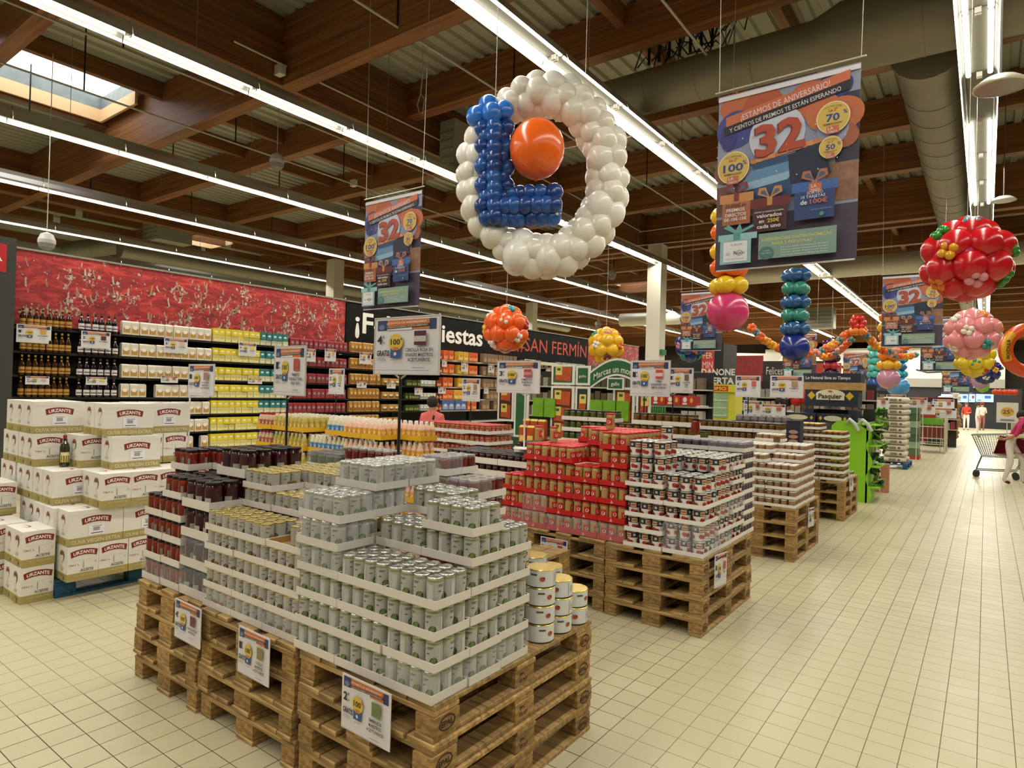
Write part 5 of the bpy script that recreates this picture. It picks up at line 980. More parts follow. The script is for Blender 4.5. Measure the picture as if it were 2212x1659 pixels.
# red chip cartons, drinks and shelves further back (gondola faces)
def gond(x0,x1,y,z1,lv,lab,rows,dz=.34,w_=.13):
    t=T('gondola',lab,'shelf',(x0,y,0)); O('back_panel',boxmb(0,x1-x0,.3,.34,0,z1,DK),t)
    for k in range(lv): O('shelf',boxmb(0,x1-x0,0,.3,z1-(k+1)*dz-.03,z1-(k+1)*dz,M('#a9a598',.5)),t)
    for k in range(lv):
        c=rows[k%len(rows)]; n=int((x1-x0)/w_)
        for q in range(n):
            o=O('shelf_pack',boxmb(0,w_*.86,0,.2,0,dz*random.uniform(.55,.75),M(random.choice(c),.5,var=.2,scale=15)),None,(x0+q*w_+.01,y+.02,z1-(k+1)*dz),label='small pack, %s from left, shelf %s from top, %s'%(ORD[q%40],NUM[k],lab.split(',')[0].replace('shelving','')),cat='pack',group='grocery packs on background shelves')
XC=at(1378,860,Y=10.5).x; ZC=at(1378,872,Y=10.5).z-1.86
t=T('chip_can_display','red chip canister cartons stacked on a shelf behind the pole sign','display',(XC,10.6,ZC)); O('base',boxmb(0,1.1,0,.5,0,1.45,M('#4a4a42',.6)),t)
for k in range(4):
    b=MB(); b.box(0,.46,0,.3,0,.22,M('#b0281a',.5)); b.plane((0,0,0),(1,0,0),(0,0,1),.003); b.ell(.13,.13,.065,.06,M('#e0d8d0',.5),14); b.ell(.34,.12,.05,.06,M('#d8a038',.5),9); b.rect(.06,.02,.2,.06,M('#e0d8d0',.5))
    O('chip_carton',b,None,(XC+.265*k,10.5,1.86+ZC),scale=(.55,.8,.75),label='red carton with pale oval and chip print, %s from left'%ORD[k],cat='carton',group='red cartons above the pickle jars')
O('shelf_board',boxmb(-.0,1.1,-.05,.4,1.82,1.86,W2),t)
for k in range(13):
    x=XC+.03+.042*k; b=MB(); b.lathe([(.035,0),(.036,.25),(.02,.3)],M('#3c7a34',.35),8); O('drink_can',b,None,(x,10.45,1.58+ZC),scale=(.55,.55,.8),label='green drink tube, %s from left under the red cartons'%ORD[k],cat='drink',group='green drink tubes in red trays')
for k in range(2): O('red_tray',boxmb(0,.56,-.05,.12,1.45,1.58,M('#b0281a',.5)),None,(XC+.28*k,10.42,ZC),scale=(.48,1,1),label='red cardboard tray under the green tubes, %s'%('left','right')[k],cat='tray')
for k in range(9): b=MB(); b.lathe([(.045,0),(.045,.22),(.03,.25),(.034,.27)],M('#6e664a',.3,var=.3,scale=20),8); O('glass_jar',b,None,(XC+.6+.052*k,10.3,1.5+ZC),scale=.62,label='dim brown jar under the red cartons, %s from left'%ORD[k],cat='jar',group='dim jars under the red cartons')
gond(-9.5,-4.6,13,2.25,3,'dark shelving behind the arched display, left',[['#3a3a30','#6b5a48','#8a8478'],['#4a3c28','#7a7466'],['#5c5448','#a09a8c']],.36,.16)
gond(-4.4,-1.9,15.5,2.1,3,'low shelving behind the bakery-side signs',[['#6e1c1c','#8a8a80','#3a3a34'],['#a89a80','#5c5044'],['#7a2c28','#4a4a40']],.33,.13)
gond(-11.5,-6.5,27,2.4,3,'far shelving beyond the mural end',[['#8a8478','#5a3c34','#a8a498'],['#6b6458','#3c3c34']],.4,.25)
gond(-1.9+.0,-.9,30,1.9,3,'far low shelving beside the aisle',[['#7a1f1c','#a89c88','#8c8c80'],['#4a4a40','#8a2a24']],.4,.16)
gond(-7,-3.1,33,2.2,3,'far low shelving before the back counter',[['#8c8a80','#6a5c4c','#a03c34'],['#5a5648','#b0aca0']],.45,.26)
# yellow promo fridge, red banner and white letters
p=at(1505,832,Y=17); t=T('promo_fridge','yellow and red promo fridge with white block letters on top','display',(p.x,17,0)); z=p.z
b=MB(); b.box(0,1.05,0,.6,0,z,M('#c8c43c',.5)); O('cabinet',b,t); b=MB(); b.box(-.02,1.07,-.04,0,z-.17,z+.03,M('#d8d02c',.5)); b.plane((0,-.04,0),(1,0,0),(0,0,1),.003); b.rect(.18,z-.15,.87,z+.0,M('#c8401c',.5)); b.text('PROMO',.52,z-.12,.09,M('#e0c83c',.5),.03,'c',wid=.6); O('header',b,t)
b=MB(); b.box(.2,.85,-.02,.01,z-.85,z-.2,M('#8fae84',.4,var=.4,scale=25)); O('glass_door',b,t)
for k in range(3): O('shelf',boxmb(.2,.85,-.03,.01,z-.4-.2*k,z-.38-.2*k,W2),t)
b=MB(); b.plane((0,-.02,0),(1,0,0),(0,0,1),.003); b.text('DANONE',.13,z+.28,.17,W2,.035,wid=.9); b.text('OFERTA',.13,z+.05,.17,W2,.035,wid=.88); O('lettering',b,t)
p=at(1516,760,Y=21); t=T('vertical_banner','narrow upright red banner with white letters FERMIN','banner',(p.x,21,p.z-1.15)); b=MB(); b.box(0,.42,0,.02,0,1.3,M('#2a2622',.5)); b.plane((0,0,0),(1,0,0),(0,0,1),.003); b.rect(.0,.3,.42,1.3,M('#b0302c',.5)); b.text('FER',.21,.93,.2,M('#d8c8c0',.5),.0,'c',wid=.3); b.text('MIN',.21,.6,.24,M('#d8c8c0',.5),.0,'c',wid=.34); b.text('Felices Fiestas',.2,.14,.06,W2,.0,'c',wid=.34); O('printed_fabric',b,t)
b=MB(); b.tube([(.2,0,1.3),(.2,0,3.0)],.01,W2,5); O('hanging_line',b,t)
p0=at(1466,742,Y=22.5); p1=at(1545,742,Y=22.5); O('dark_booth',boxmb(0,p1.x-p0.x+.3,0,1.5,0,p0.z,M('#141413',.6)),None,(p0.x,22.5,0),label='tall black booth wall behind the hanging blue balloon ball',cat='booth')
b=MB(); b.box(0,.75,0,.03,0,.16,M('#3c7a4c',.5)); p=at(1494,812,Y=22.3); b.plane((0,0,0),(1,0,0),(0,0,1),.003); b.ell(.1,.08,.05,.05,W2,8); b.rect(.2,.05,.65,.1,M('#cfd8c8',.5)); O('green_sign',b,None,p,label='small green sign on the black booth wall',cat='sign')
p=at(1567,778,Y=30); t=T('lettering_board','small far sign with red photo panel and dark board reading Felices Fiestas','sign',(p.x,30,p.z-1.0)); b=MB(); b.box(0,1.7,0,.05,0,1.2,M('#8c2a28',.6,var=.5,scale=7)); O('photo_panel',b,t); b=MB(); b.box(1.7,4.6,0,.05,0,.95,M('#26231f',.6)); b.plane((0,0,0),(1,0,0),(0,0,1),.005); b.text('Felices Fiestas',1.85,.35,.36,M('#cfc9bc',.5),.0,wid=1.5); O('dark_panel',b,t); b=MB(); b.box(3.45,4.9,-.06,-.02,.1,.85,M('#a8382c',.5)); O('red_panel',b,t); b=MB(); b.box(1,1.1,0,.05,-2.5,0,W2); O('post',b,t)
# dark bakery display
Yp=13.2; p=at(1735,806,Y=Yp); q=at(1860,806,Y=Yp); wd=q.x-p.x; z=p.z; NV=M('#1b1f34',.5)
t=T('bakery_display','dark navy bakery display stand with sliced bread band and cream oval logo','display',(p.x,Yp,0))
b=MB(); b.box(0,wd,0,.5,z-.17,z,NV); b.plane((0,0,0),(1,0,0),(0,0,1),.004); b.text('Lo Natural lleva su Tiempo',wd*.44,z-.11,.058,M('#d8d4c8',.5),.02,'c',wid=wd*.78); O('header',b,t)
b=MB(); b.box(.02,wd+.02,-.01,.5,z-.31,z-.17,M('#a8844c',.6,var=.5,scale=10)); O('bread_print',b,t)
b=MB(); b.box(.04,wd-.04,0,.5,z-.62,z-.31,NV); b.plane((0,0,0),(1,0,0),(0,0,1),.004); 
for u in (.16,.82): b.poly([(wd*u-.07,z-.42),(wd*u,z-.5),(wd*u+.07,z-.42),(wd*u,z-.34)],M('#c8a824',.5))
b.ell(wd*.49,z-.4,.25,.1,M('#d8d0b0',.5),22); b.rect(wd*.49-.24,z-.5,wd*.49+.24,z-.4,M('#d8d0b0',.5)); b.text('Pasquier',wd*.49,z-.47,.09,M('#2a2430',.5),.03,'c',wid=.4); b.ell(wd*.49,z-.335,.04,.015,M('#a84a34',.5),8); O('logo_board',b,t)
b=MB(); b.box(.04,.2,0,.5,0,z-.68,NV); b.box(wd-.2,wd-.04,0,.5,0,z-.68,NV); b.box(.2,wd-.2,.45,.5,0,z-.68,NV); O('side_walls',b,t)
b=MB()
for k in range(4): b.box(.2,wd-.2,0,.45,z-1.0-.25*k,z-.98-.25*k,W2)
O('shelf',b,t); random.seed(8)
for k in range(9): O('bread_pack',boxmb(0,.12,0,.12,0,.16,M(['#c8bfa8','#d8cf98','#b8b0a8'][k%3],.4)),None,(p.x+.22+.125*k*wd/1.45,Yp+.05,z-.98),label='pale wrapped bread pack, %s from left in the bakery display'%ORD[k],cat='pack',group='bread packs in the bakery display')
for k,(u,w2) in enumerate(((-.3,.62),(.36,.5))): 
    b=MB(); b.box(0,w2,0,.38,0,1.5,NV); b.plane((0,0,0),(1,0,0),(0,0,1),.004); b.ell(w2*.5,1.42,w2*.3,.05,M('#c8c4a8',.5),14)
    for s in (.1,.9): b.poly([(w2*s-.03,1.42),(w2*s,1.38),(w2*s+.03,1.42),(w2*s,1.46)],M('#c8a824',.5))
    b.rect(.06,.7,w2-.06,1.35,M('#4a4434',.5,var=.7,scale=14)); O('bakery_bin',b,None,(p.x+u,Yp-.45,0),label='navy bread bin with cream oval logo, %s one before the bakery display'%('left','right')[k],cat='display')
t=T('bread_column','narrow dark cardboard column with round bread rolls printed on it','display',(at(1699,906,Y=9.0).x,9.0,0)); O('body',boxmb(0,.17,0,.2,0,1.48,M('#1d2236',.5)),t); b=MB(); b.plane((0,0,0),(1,0,0),(0,0,1),.003)
for k in range(6): b.ell(.09,1.33-.062*k,.06,.026,M('#b08a74',.5),12)
O('printed_rolls',b,t)
# lime green cardboard rack with garlands
t=T('cardboard_rack','tall lime green cardboard rack with wavy cut sides','rack',(-2.2,12.55,0)); GL=M('#86c41c',.5); b=MB(); n=30
front=[(0,0)]+[(.6+.05*math.sin(k/n*PI*5)-.14*(k/n>.85)*(k/n-.85)/.15*2,k/n*1.4) for k in range(n+1)]+[(.1,1.4),(0,1.3)]
b.add([(x,y,z) for y in (0,.03) for x,z in front],[tuple(range(len(front)))]+[tuple(range(len(front),2*len(front)))[::-1]]+[(k,(k+1)%len(front),len(front)+(k+1)%len(front),len(front)+k) for k in range(len(front))],GL)
O('front_panel',b,t); b=MB(); side=[(0,0)]+[(.9+.08*math.sin(k/n*PI*5+1),k/n*1.38) for k in range(n+1)]+[(0,1.38)]
b.add([(x,y,z) for x in (.55,.58) for y,z in side],[tuple(range(len(side)))]+[tuple(range(len(side),2*len(side)))[::-1]]+[(k,(k+1)%len(side),len(side)+(k+1)%len(side),len(side)+k) for k in range(len(side))],GL); O('side_panel',b,t)
for k in range(4): O('shelf',boxmb(.05,.75,.03,.9,.25+.36*k,.27+.36*k,GL),t)
b=MB(); 
for s in (0,.2): b.tube([(.25+s,-.02,1.36),(.3+s,-.08,1.43),(.38+s,-.1,1.36),(.44+s,-.08,1.24)],.03,M('#b8c0b8',.4),6)
O('ribbon',b,t)
random.seed(17)
for k in range(7):
    z=.35+.2*k; x=-1.5+random.uniform(-.06,.06); g=MB()
    for q in range(9): g.tube([(random.uniform(-.1,.1),random.uniform(-.12,.12),random.uniform(-.1,.1)) for _ in range(3)],.022,M(random.choice(['#3c6a1c','#5a8a24','#24401c','#7a8a3c']),.4),5)
    O('garland_bundle',g,None,(x,12.9+.05*k,z),label='shiny green party garland bundle, %s from the bottom of the lime rack'%ORD[k],cat='garland',group='green garlands on the lime rack')
for k in range(6):
    g=MB(); z=.3+.24*k
    for q in range(14): g.sphere((random.uniform(-.16,.16),random.uniform(-.16,.16),random.uniform(-.12,.12)),.035,M(random.choice(['#3a3238','#c8c4c0','#6a5a60','#1c1a20']),.35),7,5)
    O('trinket_cluster',g,None,(-1.78,13.9+.15*(k%2),z),label='dark and silver trinket cluster, %s from the bottom behind the lime rack'%ORD[k],cat='decoration',group='trinkets behind the lime rack')
O('display_post',boxmb(-.1,.1,-.1,.1,0,1.6,M('#2a2a2a',.5)),None,(-1.78,13.95,0),label='dark display post behind the lime green rack',cat='display'); 
for k in range(2): O('pink_box',boxmb(0,.14,0,.14,0,.55,M('#c88a6a',.5)),None,(-1.78+.17*k,14.2,0),label='upright salmon box on the floor behind the trinkets, %s'%('left','right')[k],cat='box')
# white sacks on a dark pallet
pallet(-1.60,19.3,0,'dark pallet under the white sacks',1.15,1.4,fine=False,col=M_BLUE)
random.seed(9)
sk=MB(); n=10
for i in range(6):
    pass
sk.tube([(-.02,0,0),(.04,0,0),(.12,0,0),(.27,0,0),(.42,0,0),(.5,0,0),(.55,0,0)],[.045,.074,.08,.082,.08,.074,.045],M('#cfc8b4',.7,var=.12,scale=12),10)
sk2=sk.build('sack')
sp=MB(); sp.plane((.27,-.083,0),(1,0,0),(0,0,1),.001); sp.rect(-.1,-.035,.06,.03,M('#7a7464',.6)); sp.ell(.13,0,.035,.03,M('#5a5448',.6),10); sp=sp.build('printing')
c=0
for l in range(11):
    for q in range(2):
        if l==10 and q==0: continue
        for row_ in range(2):
            o=O('sack',sk2,None,(-2.74+.57*q+random.uniform(-.02,.02),19.45+.55*row_,.235+.155*l),label='cream flour sack, layer %s from the floor, %s, %s row'%(NUM[l],('left','right')[q],('front','rear')[row_]),cat='sack',group='cream sacks on the dark pallet',scale=(1,1.6,1)); O('printing',sp,o); c+=1
# wire cage, crates, red cartons, brown sacks along the aisle
t=T('wire_cage','white wire basket cage with red bags and a lime green crate on top','cage',(-2.25,26.3,0)); WM=M('#c8c4b0',.4); b=MB()
for x in (0,1.15):
    for y in (0,1.2): b.tube([(x,y,0),(x,y,1.42)],.03,WM,6)
for z in (.3,.5,.9,1.4):
    b.tube([(0,0,z),(1.15,0,z),(1.15,1.2,z),(0,1.2,z),(0,0,z)],.02,WM,5)
for k in range(9): b.tube([(.13*k,0,.3),(.13*k,0,.95)],.009,WM,4); b.tube([(1.15,.14*k,.3),(1.15,.14*k,.95)],.009,WM,4)
O('wire_frame',b,t); O('contents',boxmb(.06,1.09,.06,1.14,.5,.95,M('#7a2a20',.6,var=.5,scale=8)),t)
O('crate',boxmb(0,.9,0,.8,0,.22,M('#6aa82c',.5)),None,(-2.1,26.4,.96),label='lime green crate on top of the wire cage',cat='crate'); O('crate',boxmb(0,.8,0,.5,0,.12,M('#a8302c',.5)),None,(-2.2,26.6,1.2),label='red bag lying on the lime green crate',cat='bag')
for k in range(8): O('green_box',boxmb(0,.4,0,.7,0,.2,M(['#4c6a4a','#8aa084','#3c5a3c'][k%3],.5,var=.3,scale=10)),None,(-2.02,22.9,.12+.21*k),label='green and white carton, %s from the floor, between sacks and cage'%ORD[k],cat='carton',group='green cartons between sacks and cage')
O('red_plinth_box',boxmb(0,.42,0,.7,0,.115,M('#a82c1c',.5)),None,(-2.02,22.9,0),label='red base under the green and white cartons',cat='base')
for k in range(9): 
    for q in range(2): O('red_carton',boxmb(0,.62,0,1.1,0,.19,M('#8c1c1c',.5,var=.2,scale=4)),None,(-2.35+.66*q,30.6,.15+.2*k),label='dark red carton, %s from the floor, %s column beyond the wire cage'%(ORD[k],('left','right')[q]),cat='carton',group='dark red cartons along the aisle')
pallet(-1.0,30.5,0,'dark pallet under the dark red cartons',1.4,1.3,fine=False,col=M_BLUE)
random.seed(4)
for k in range(9):
    g=MB(); g.sphere((0,0,0),(.34,.3,.17),M('#8a6236',.7,var=.3,scale=6),10,7); O('brown_sack',g,None,(-1.25+random.uniform(-.1,.05),36+random.uniform(0,.3),.18+.18*k if k<9 else .5),label='brown net sack, %s from the floor in the pile by the aisle'%ORD[k],cat='sack',group='brown sacks by the aisle')
g=MB()
for q in range(16): g.sphere((random.uniform(-.35,.35),random.uniform(-.2,.2),random.uniform(-.35,.35)),.14,M('#d8d6d0',.5),8,6)
O('white_decoration',g,None,(-1.4,36.2,2.05),label='white rosette decoration above the brown sacks',cat='decoration')
XT=at(1598,908,Y=10.3).x; ZT=at(1598,908,Y=10.3).z
# shell-shaped grey packs behind the third pile
for k in range(7):
    g=MB(); g.lathe([(.09,0),(.1,.04),(.09,.12),(.05,.17),(.01,.18)],M('#77706c',.4,var=.4,scale=14),12); O('domed_tin',g,None,(XT+.115*k,10.3,ZT),scale=.62,label='grey domed tin, %s from left behind the brown jars'%ORD[k],cat='tin',group='grey domed tins behind the brown jars')
O('tin_shelf',boxmb(0,.95,0,.3,0,ZT,M('#3c3a34',.6)),None,(XT-.1,10.12,0),label='dark block carrying the grey domed tins',cat='shelf')
# ================= BACK OF THE HALL =================
O('wall_back',boxmb(-46,14,56,56.2,0,7.1,M('#2a221a',.8)),kind='structure'); O('wall_left',boxmb(-46.2,-46,-6,56,0,7.1,M('#8c8878',.8)),kind='structure'); O('wall_right',boxmb(13,13.2,-6,56,0,7.1,M('#8c8878',.8)),kind='structure'); O('wall_front',boxmb(-46,13,-6.2,-6,0,7.1,M('#a8a494',.8)),kind='structure')
t=T('mural_wall','white back wall with black line drawings above the grey canopy','wall panel',(-14.6,54.5,0)); O('white_panel',boxmb(0,15.6,0,.3,3.3,5.6,M('#d8d6d0',.6)),t); O('grey_canopy',boxmb(0,15.6,-.6,.3,2.75,3.35,M('#8e8c84',.5)),t); O('dark_counter',boxmb(0,16.5,-.3,.3,0,2.75,M('#12141c',.5)),t)
b=MB(); b.plane((0,-.01,0),(1,0,0),(0,0,1),.01); K=S_DK
def stroke(pts,w0):
    for (a,c),(d,e) in zip(pts[:-1],pts[1:]):
        L_=math.hypot(d-a,e-c); nx,nz=-(e-c)/L_*w0,(d-a)/L_*w0; b.poly([(a-nx,c-nz),(d-nx,e-nz),(d+nx,e+nz),(a+nx,c+nz)],K,0)
stroke([(8.3,5.2),(8.6,5.0),(8.9,4.5),(9.1,4.1)],.22); stroke([(8.9,4.4),(9.3,3.9),(9.9,3.6)],.08); stroke([(10.5,4.0),(11.2,3.8),(12,3.85),(12.6,4.05)],.05); stroke([(12.9,4.2),(13.2,4.4),(13.6,4.35)],.12); stroke([(14.2,3.9),(15.0,3.95),(15.5,4.15)],.09); stroke([(2.2,3.4),(4,4.0),(5.6,4.2)],.3); stroke([(5.6,4.2),(6.8,4.0),(7.2,3.6)],.1)
O('line_drawing',b,t)
for i,(pa,pb) in enumerate([((1860,846),(1893,862)),((1896,846),(1930,862)),((1932,846),(1949,862)),((2033,851),(2067,869)),((2069,851),(2091,869)),((2093,851),(2106,869)),((2108,851),(2146,869))]):
    a=at(pa[0],pa[1],Y=54.0); c=at(pb[0],pb[1],Y=54.0); g=MB(); W_=c.x-a.x; H_=a.z-c.z; g.box(0,W_,0,.08,0,H_,M('#8fb0e8',.3,emit=1.0)); g.plane((0,0,0),(1,0,0),(0,0,1),.008); g.rect(W_*.5,H_*.45,W_*.85,H_*.8,M(['#3a5cb0','#7a3030'][i%2],.4,emit=.3)); g.rect(W_*.1,H_*.15,W_*.3,H_*.3,M('#6a7aa0',.4,emit=.3))
    O('menu_screen',g,None,(a.x,54.0,c.z),label='glowing blue-white menu screen, %s from left on the back counter'%ORD[i],cat='screen',group='menu screens at the back counter')
# white slanted tent roofs at middle distance
for i,(px0,py0,px1,py1,Y) in enumerate([(1564,762,1690,825,38),(1755,757,2140,800,50)]):
    if i: continue
    a=at(px0,py0,Y=Y); c=at(px1,py1,Y=Y); g=MB(); g.add([(0,0,0),(c.x-a.x,0,-.1),(c.x-a.x-.4,0,c.z-a.z+.9),(c.x-a.x-1.2,0,c.z-a.z+.1),(0,0,c.z-a.z),(0,.3,0),(c.x-a.x,.3,-.1),(c.x-a.x-.4,.3,c.z-a.z+.9),(c.x-a.x-1.2,.3,c.z-a.z+.1),(0,.3,c.z-a.z)],[(4,3,2,1,0),(5,6,7,8,9),(0,1,6,5),(4,9,8,3),(3,8,7,2),(2,7,6,1),(0,5,9,4)],M('#d6d5d3',.6)); O('white_fascia',g,None,a,label='white slanting fascia panel behind the blue balloon column',cat='panel')
# right-hand aisle end: shelving ends and 25 sign
t=T('gondola_end','dark shelving end with stacked goods at the right edge','shelf',(1.55,20,0)); O('upright',boxmb(0,.12,0,.6,0,3.0,M_BLACK),t); O('back_panel',boxmb(.12,2.4,.3,.4,0,2.9,DK),t)
for k in range(6): O('shelf',boxmb(.1,2.4,-.1,.3,.4+.45*k,.44+.45*k,M('#8c887c',.5)),t)
b=MB(); b.box(.25,1.4,-.12,-.08,2.35,3.4,M('#d8cfc0',.5)); b.plane((0,-.12,0),(1,0,0),(0,0,1),.004); b.ell(.9,2.7,.35,.2,M('#c87a5c',.5),10); b.rect(.3,3.1,.5,3.25,M('#2c3a5c',.5)); O('poster',b,t)
random.seed(14)
for l in range(5):
    for q in range(5): O('edge_pack',boxmb(0,.32,0,.25,0,.28,M(random.choice(['#4a4c50','#8a8680','#a03c2c','#3c5a7c','#c8c0a8']),.5)),None,(1.75+.38*q,19.92,.45+.45*l),label='grocery pack on the right-edge shelving, %s from left, shelf %s from the floor'%(ORD[q],NUM[l]),cat='pack',group='packs on the right-edge shelving')
p=at(2153,869,Y=22.5); t=T('stand_sign','white stand sign with yellow circle reading 25','sign',(p.x,22.5,p.z-.56)); b=MB(); b.box(0,.48,0,.02,0,.56,M('#ddd8cc',.5)); b.plane((0,0,0),(1,0,0),(0,0,1),.003); b.ell(.24,.3,.15,.13,M('#d8a838',.5),20); b.text('25',.22,.25,.11,M('#4a4a3c',.5),.02,'c',wid=.16); b.text('%',.32,.31,.05,M('#4a4a3c',.5),.01); b.rect(.09,.05,.4,.1,M('#7c8c9c',.5)); O('printed_card',b,t); b=MB(); b.tube([(.24,.02,0),(.24,.02,-(p.z-.56))],.012,W2,6); O('post',b,t)
for i,(x,y,zz,c,n) in enumerate([(.75,22,.0,'#6a7a5c',4),(.85,25,0,'#a89c84',5),(.75,29,0,'#5c8a74',5),(.9,34,0,'#8a4a3c',5)]):
    for k in range(n): O('shelf_crate',boxmb(0,.6,0,.8,0,.27,M(['#3c6a34','#a89c84','#b0aa9c','#7a4a3c'][(k+i)%4],.5,var=.3,scale=8)),None,(x,y,.28*k),label='produce crate, %s from the floor, stack %s along the right side'%(ORD[k],NUM[i]),cat='crate',group='crates along the right side of the aisle')
g=MB()
for q in range(5): g.sphere((.13*q,0,0),.1,M('#c8401c',.4),8,6)
O('red_decoration',g,None,at(2150,847,Y=27),label='small red bulb decoration above the 25 sign',cat='decoration')
# ================= PEOPLE =================
def person(name,joints,edges,rad,regions,label,loc,rz=0,faces=None,extra=None):
    """one continuous skinned body; regions colour its faces by the nearest bone"""
    ks=list(joints); me=bpy.data.meshes.new('b'); me.from_pydata([joints[k] for k in ks],[(ks.index(a),ks.index(c)) for a,c in edges],[])
    o=bpy.data.objects.new('b',me); C.objects.link(o); m=o.modifiers.new('s','SKIN'); sd=me.skin_vertices[0].data if me.skin_vertices else None
    if sd is None:
        import bmesh
        bm=bmesh.new(); bm.from_mesh(me); bm.verts.layers.skin.verify(); bm.to_mesh(me); bm.free(); sd=me.skin_vertices[0].data
    for i,k in enumerate(ks):
        r=rad[k]; sd[i].radius=r if isinstance(r,tuple) else (r,r)
    sd[ks.index('pelvis')].use_root=True
    s2=o.modifiers.new('u','SUBSURF'); s2.levels=2; s2.render_levels=2
    dg=bpy.context.evaluated_depsgraph_get(); dg.update(); em=bpy.data.meshes.new_from_object(o.evaluated_get(dg)); bpy.data.objects.remove(o)
    em.name='person'; mats=[]; idx=[]; em.materials.clear()
    for p_ in em.polygons:
        c=Vector((0,0,0))
        for vi in p_.vertices: c+=em.vertices[vi].co
        c/=len(p_.vertices); best=None
        for (a,d),hexc in regions.items():
            A,D=Vector(joints[a]),Vector(joints[d]); ab=D-A; t_=max(0,min(1,(c-A).dot(ab)/max(1e-9,ab.dot(ab)))); ds=(c-(A+ab*t_)).length
            rr=rad[a] if not isinstance(rad[a],tuple) else max(rad[a]); ds-=rr*.8
            if best is None or ds<best[0]: best=(ds,hexc)
        if best[1] not in mats: mats.append(best[1])
        idx.append(mats.index(best[1])); p_.use_smooth=True
    for h in mats: em.materials.append(M(h,.75))
    em.polygons.foreach_set('material_index',idx); em.update()
    t=T(name,label,'person',loc,rz); O('body',em,t)
    if extra: extra(t,joints)
    return t
ED=[('pelvis','belly'),('belly','chest'),('chest','neck'),('neck','chin'),('chin','head'),('chest','shl'),('shl','ell'),('ell','wrl'),('wrl','hal'),('chest','shr'),('shr','elr'),('elr','wrr'),('wrr','har'),
    ('pelvis','hil'),('hil','knl'),('knl','anl'),('anl','tol'),('pelvis','hir'),('hir','knr'),('knr','anr'),('anr','tor')]
RA=dict(pelvis=(.15,.11),belly=(.135,.10),chest=(.16,.11),neck=.055,chin=.07,head=(.085,.095),shl=.065,shr=.065,ell=.043,elr=.043,wrl=.03,wrr=.03,hal=(.036,.02),har=(.036,.02),hil=.085,hir=.085,knl=.06,knr=.06,anl=.042,anr=.042,tol=.035,tor=.035)
def standing(over=None):
    J=dict(pelvis=(0,0,.95),belly=(0,0,1.12),chest=(0,0,1.33),neck=(0,0,1.48),chin=(0,-.015,1.55),head=(0,0,1.64),shl=(.17,0,1.40),shr=(-.17,0,1.40),ell=(.22,0,1.12),elr=(-.22,0,1.12),wrl=(.21,-.08,.88),wrr=(-.21,-.08,.88),hal=(.2,-.1,.79),har=(-.2,-.1,.79),hil=(.09,0,.88),hir=(-.09,0,.88),knl=(.1,-.01,.48),knr=(-.1,-.01,.48),anl=(.1,.02,.09),anr=(-.1,.02,.09),tol=(.11,-.12,.04),tor=(-.11,-.12,.04))
    if over: J.update(over)
    return J
def regs(shirt,trou,skin='#b5856a',shoe='#4a3c34',sleeve='short',hair='#2c2018'):
    R={('pelvis','belly'):shirt,('belly','chest'):shirt,('chest','shl'):shirt,('chest','shr'):shirt,('shl','ell'):shirt,('shr','elr'):shirt,('ell','wrl'):skin if sleeve=='short' else shirt,('elr','wrr'):skin if sleeve=='short' else shirt,('wrl','hal'):skin,('wrr','har'):skin,('neck','chin'):skin,('chin','head'):skin,('pelvis','hil'):trou,('pelvis','hir'):trou,('hil','knl'):trou,('hir','knr'):trou,('knl','anl'):trou,('knr','anr'):trou,('anl','tol'):shoe,('anr','tor'):shoe}
    return R
def hairf(col,lng=0,beret=None):
    def f(t,J):
        h=Vector(J['head']); b=MB(); b.sphere(h+Vector((0,.022,.03)),(.098,.105,.105),M(col,.8),14,9)
        if lng: b.sphere(h+Vector((0,.06,-.08)),(.085,.06,.14),M(col,.8),12,8)
        O('hair',b,t); b=MB(); sk_=M('#b5856a',.7)
        b.sphere(h+Vector((0,-.1,-.01)),(.013,.02,.02),sk_,8,6); O('nose',b,t)
        b=MB()
        for s in (-.033,.033): b.sphere(h+Vector((s,-.088,.015)),.009,M('#2a2018',.4),6,5)
        O('eyes',b,t); b=MB(); b.sphere(h+Vector((0,-.09,-.045)),(.022,.008,.006),M('#8a4a40',.6),8,5); O('mouth',b,t)
        b=MB()
        for s in (-.088,.088): b.sphere(h+Vector((s,0,-.005)),(.01,.02,.028),sk_,8,6)
        O('ears',b,t)
        b=MB()
        for s in ('l','r'):
            A=Vector(J['ha'+s]); W_=Vector(J['wr'+s]); d=(A-W_).normalized(); sd=d.orthogonal().normalized(); n2=d.cross(sd)
            for q in range(4): o_=sd*((q-1.5)*.017); b.tube([A+o_-d*.02,A+o_+d*(.03+.012*(q in(1,2))),A+o_+d*(.05+.012*(q in(1,2)))+n2*.02],[.009,.0085,.007],sk_,6)
            b.tube([A+sd*.03-d*.03,A+sd*.05,A+sd*.05+d*.025],[.01,.009,.007],sk_,6)
        O('fingers',b,t)
        if beret: b=MB(); b.lathe([(.1,0),(.13,.02),(.12,.05),(.03,.065),(.005,.07)],M(beret,.8),14,h.x,h.y+.01); O('beret',b,t,(0,0,h.z+.06))
    return f
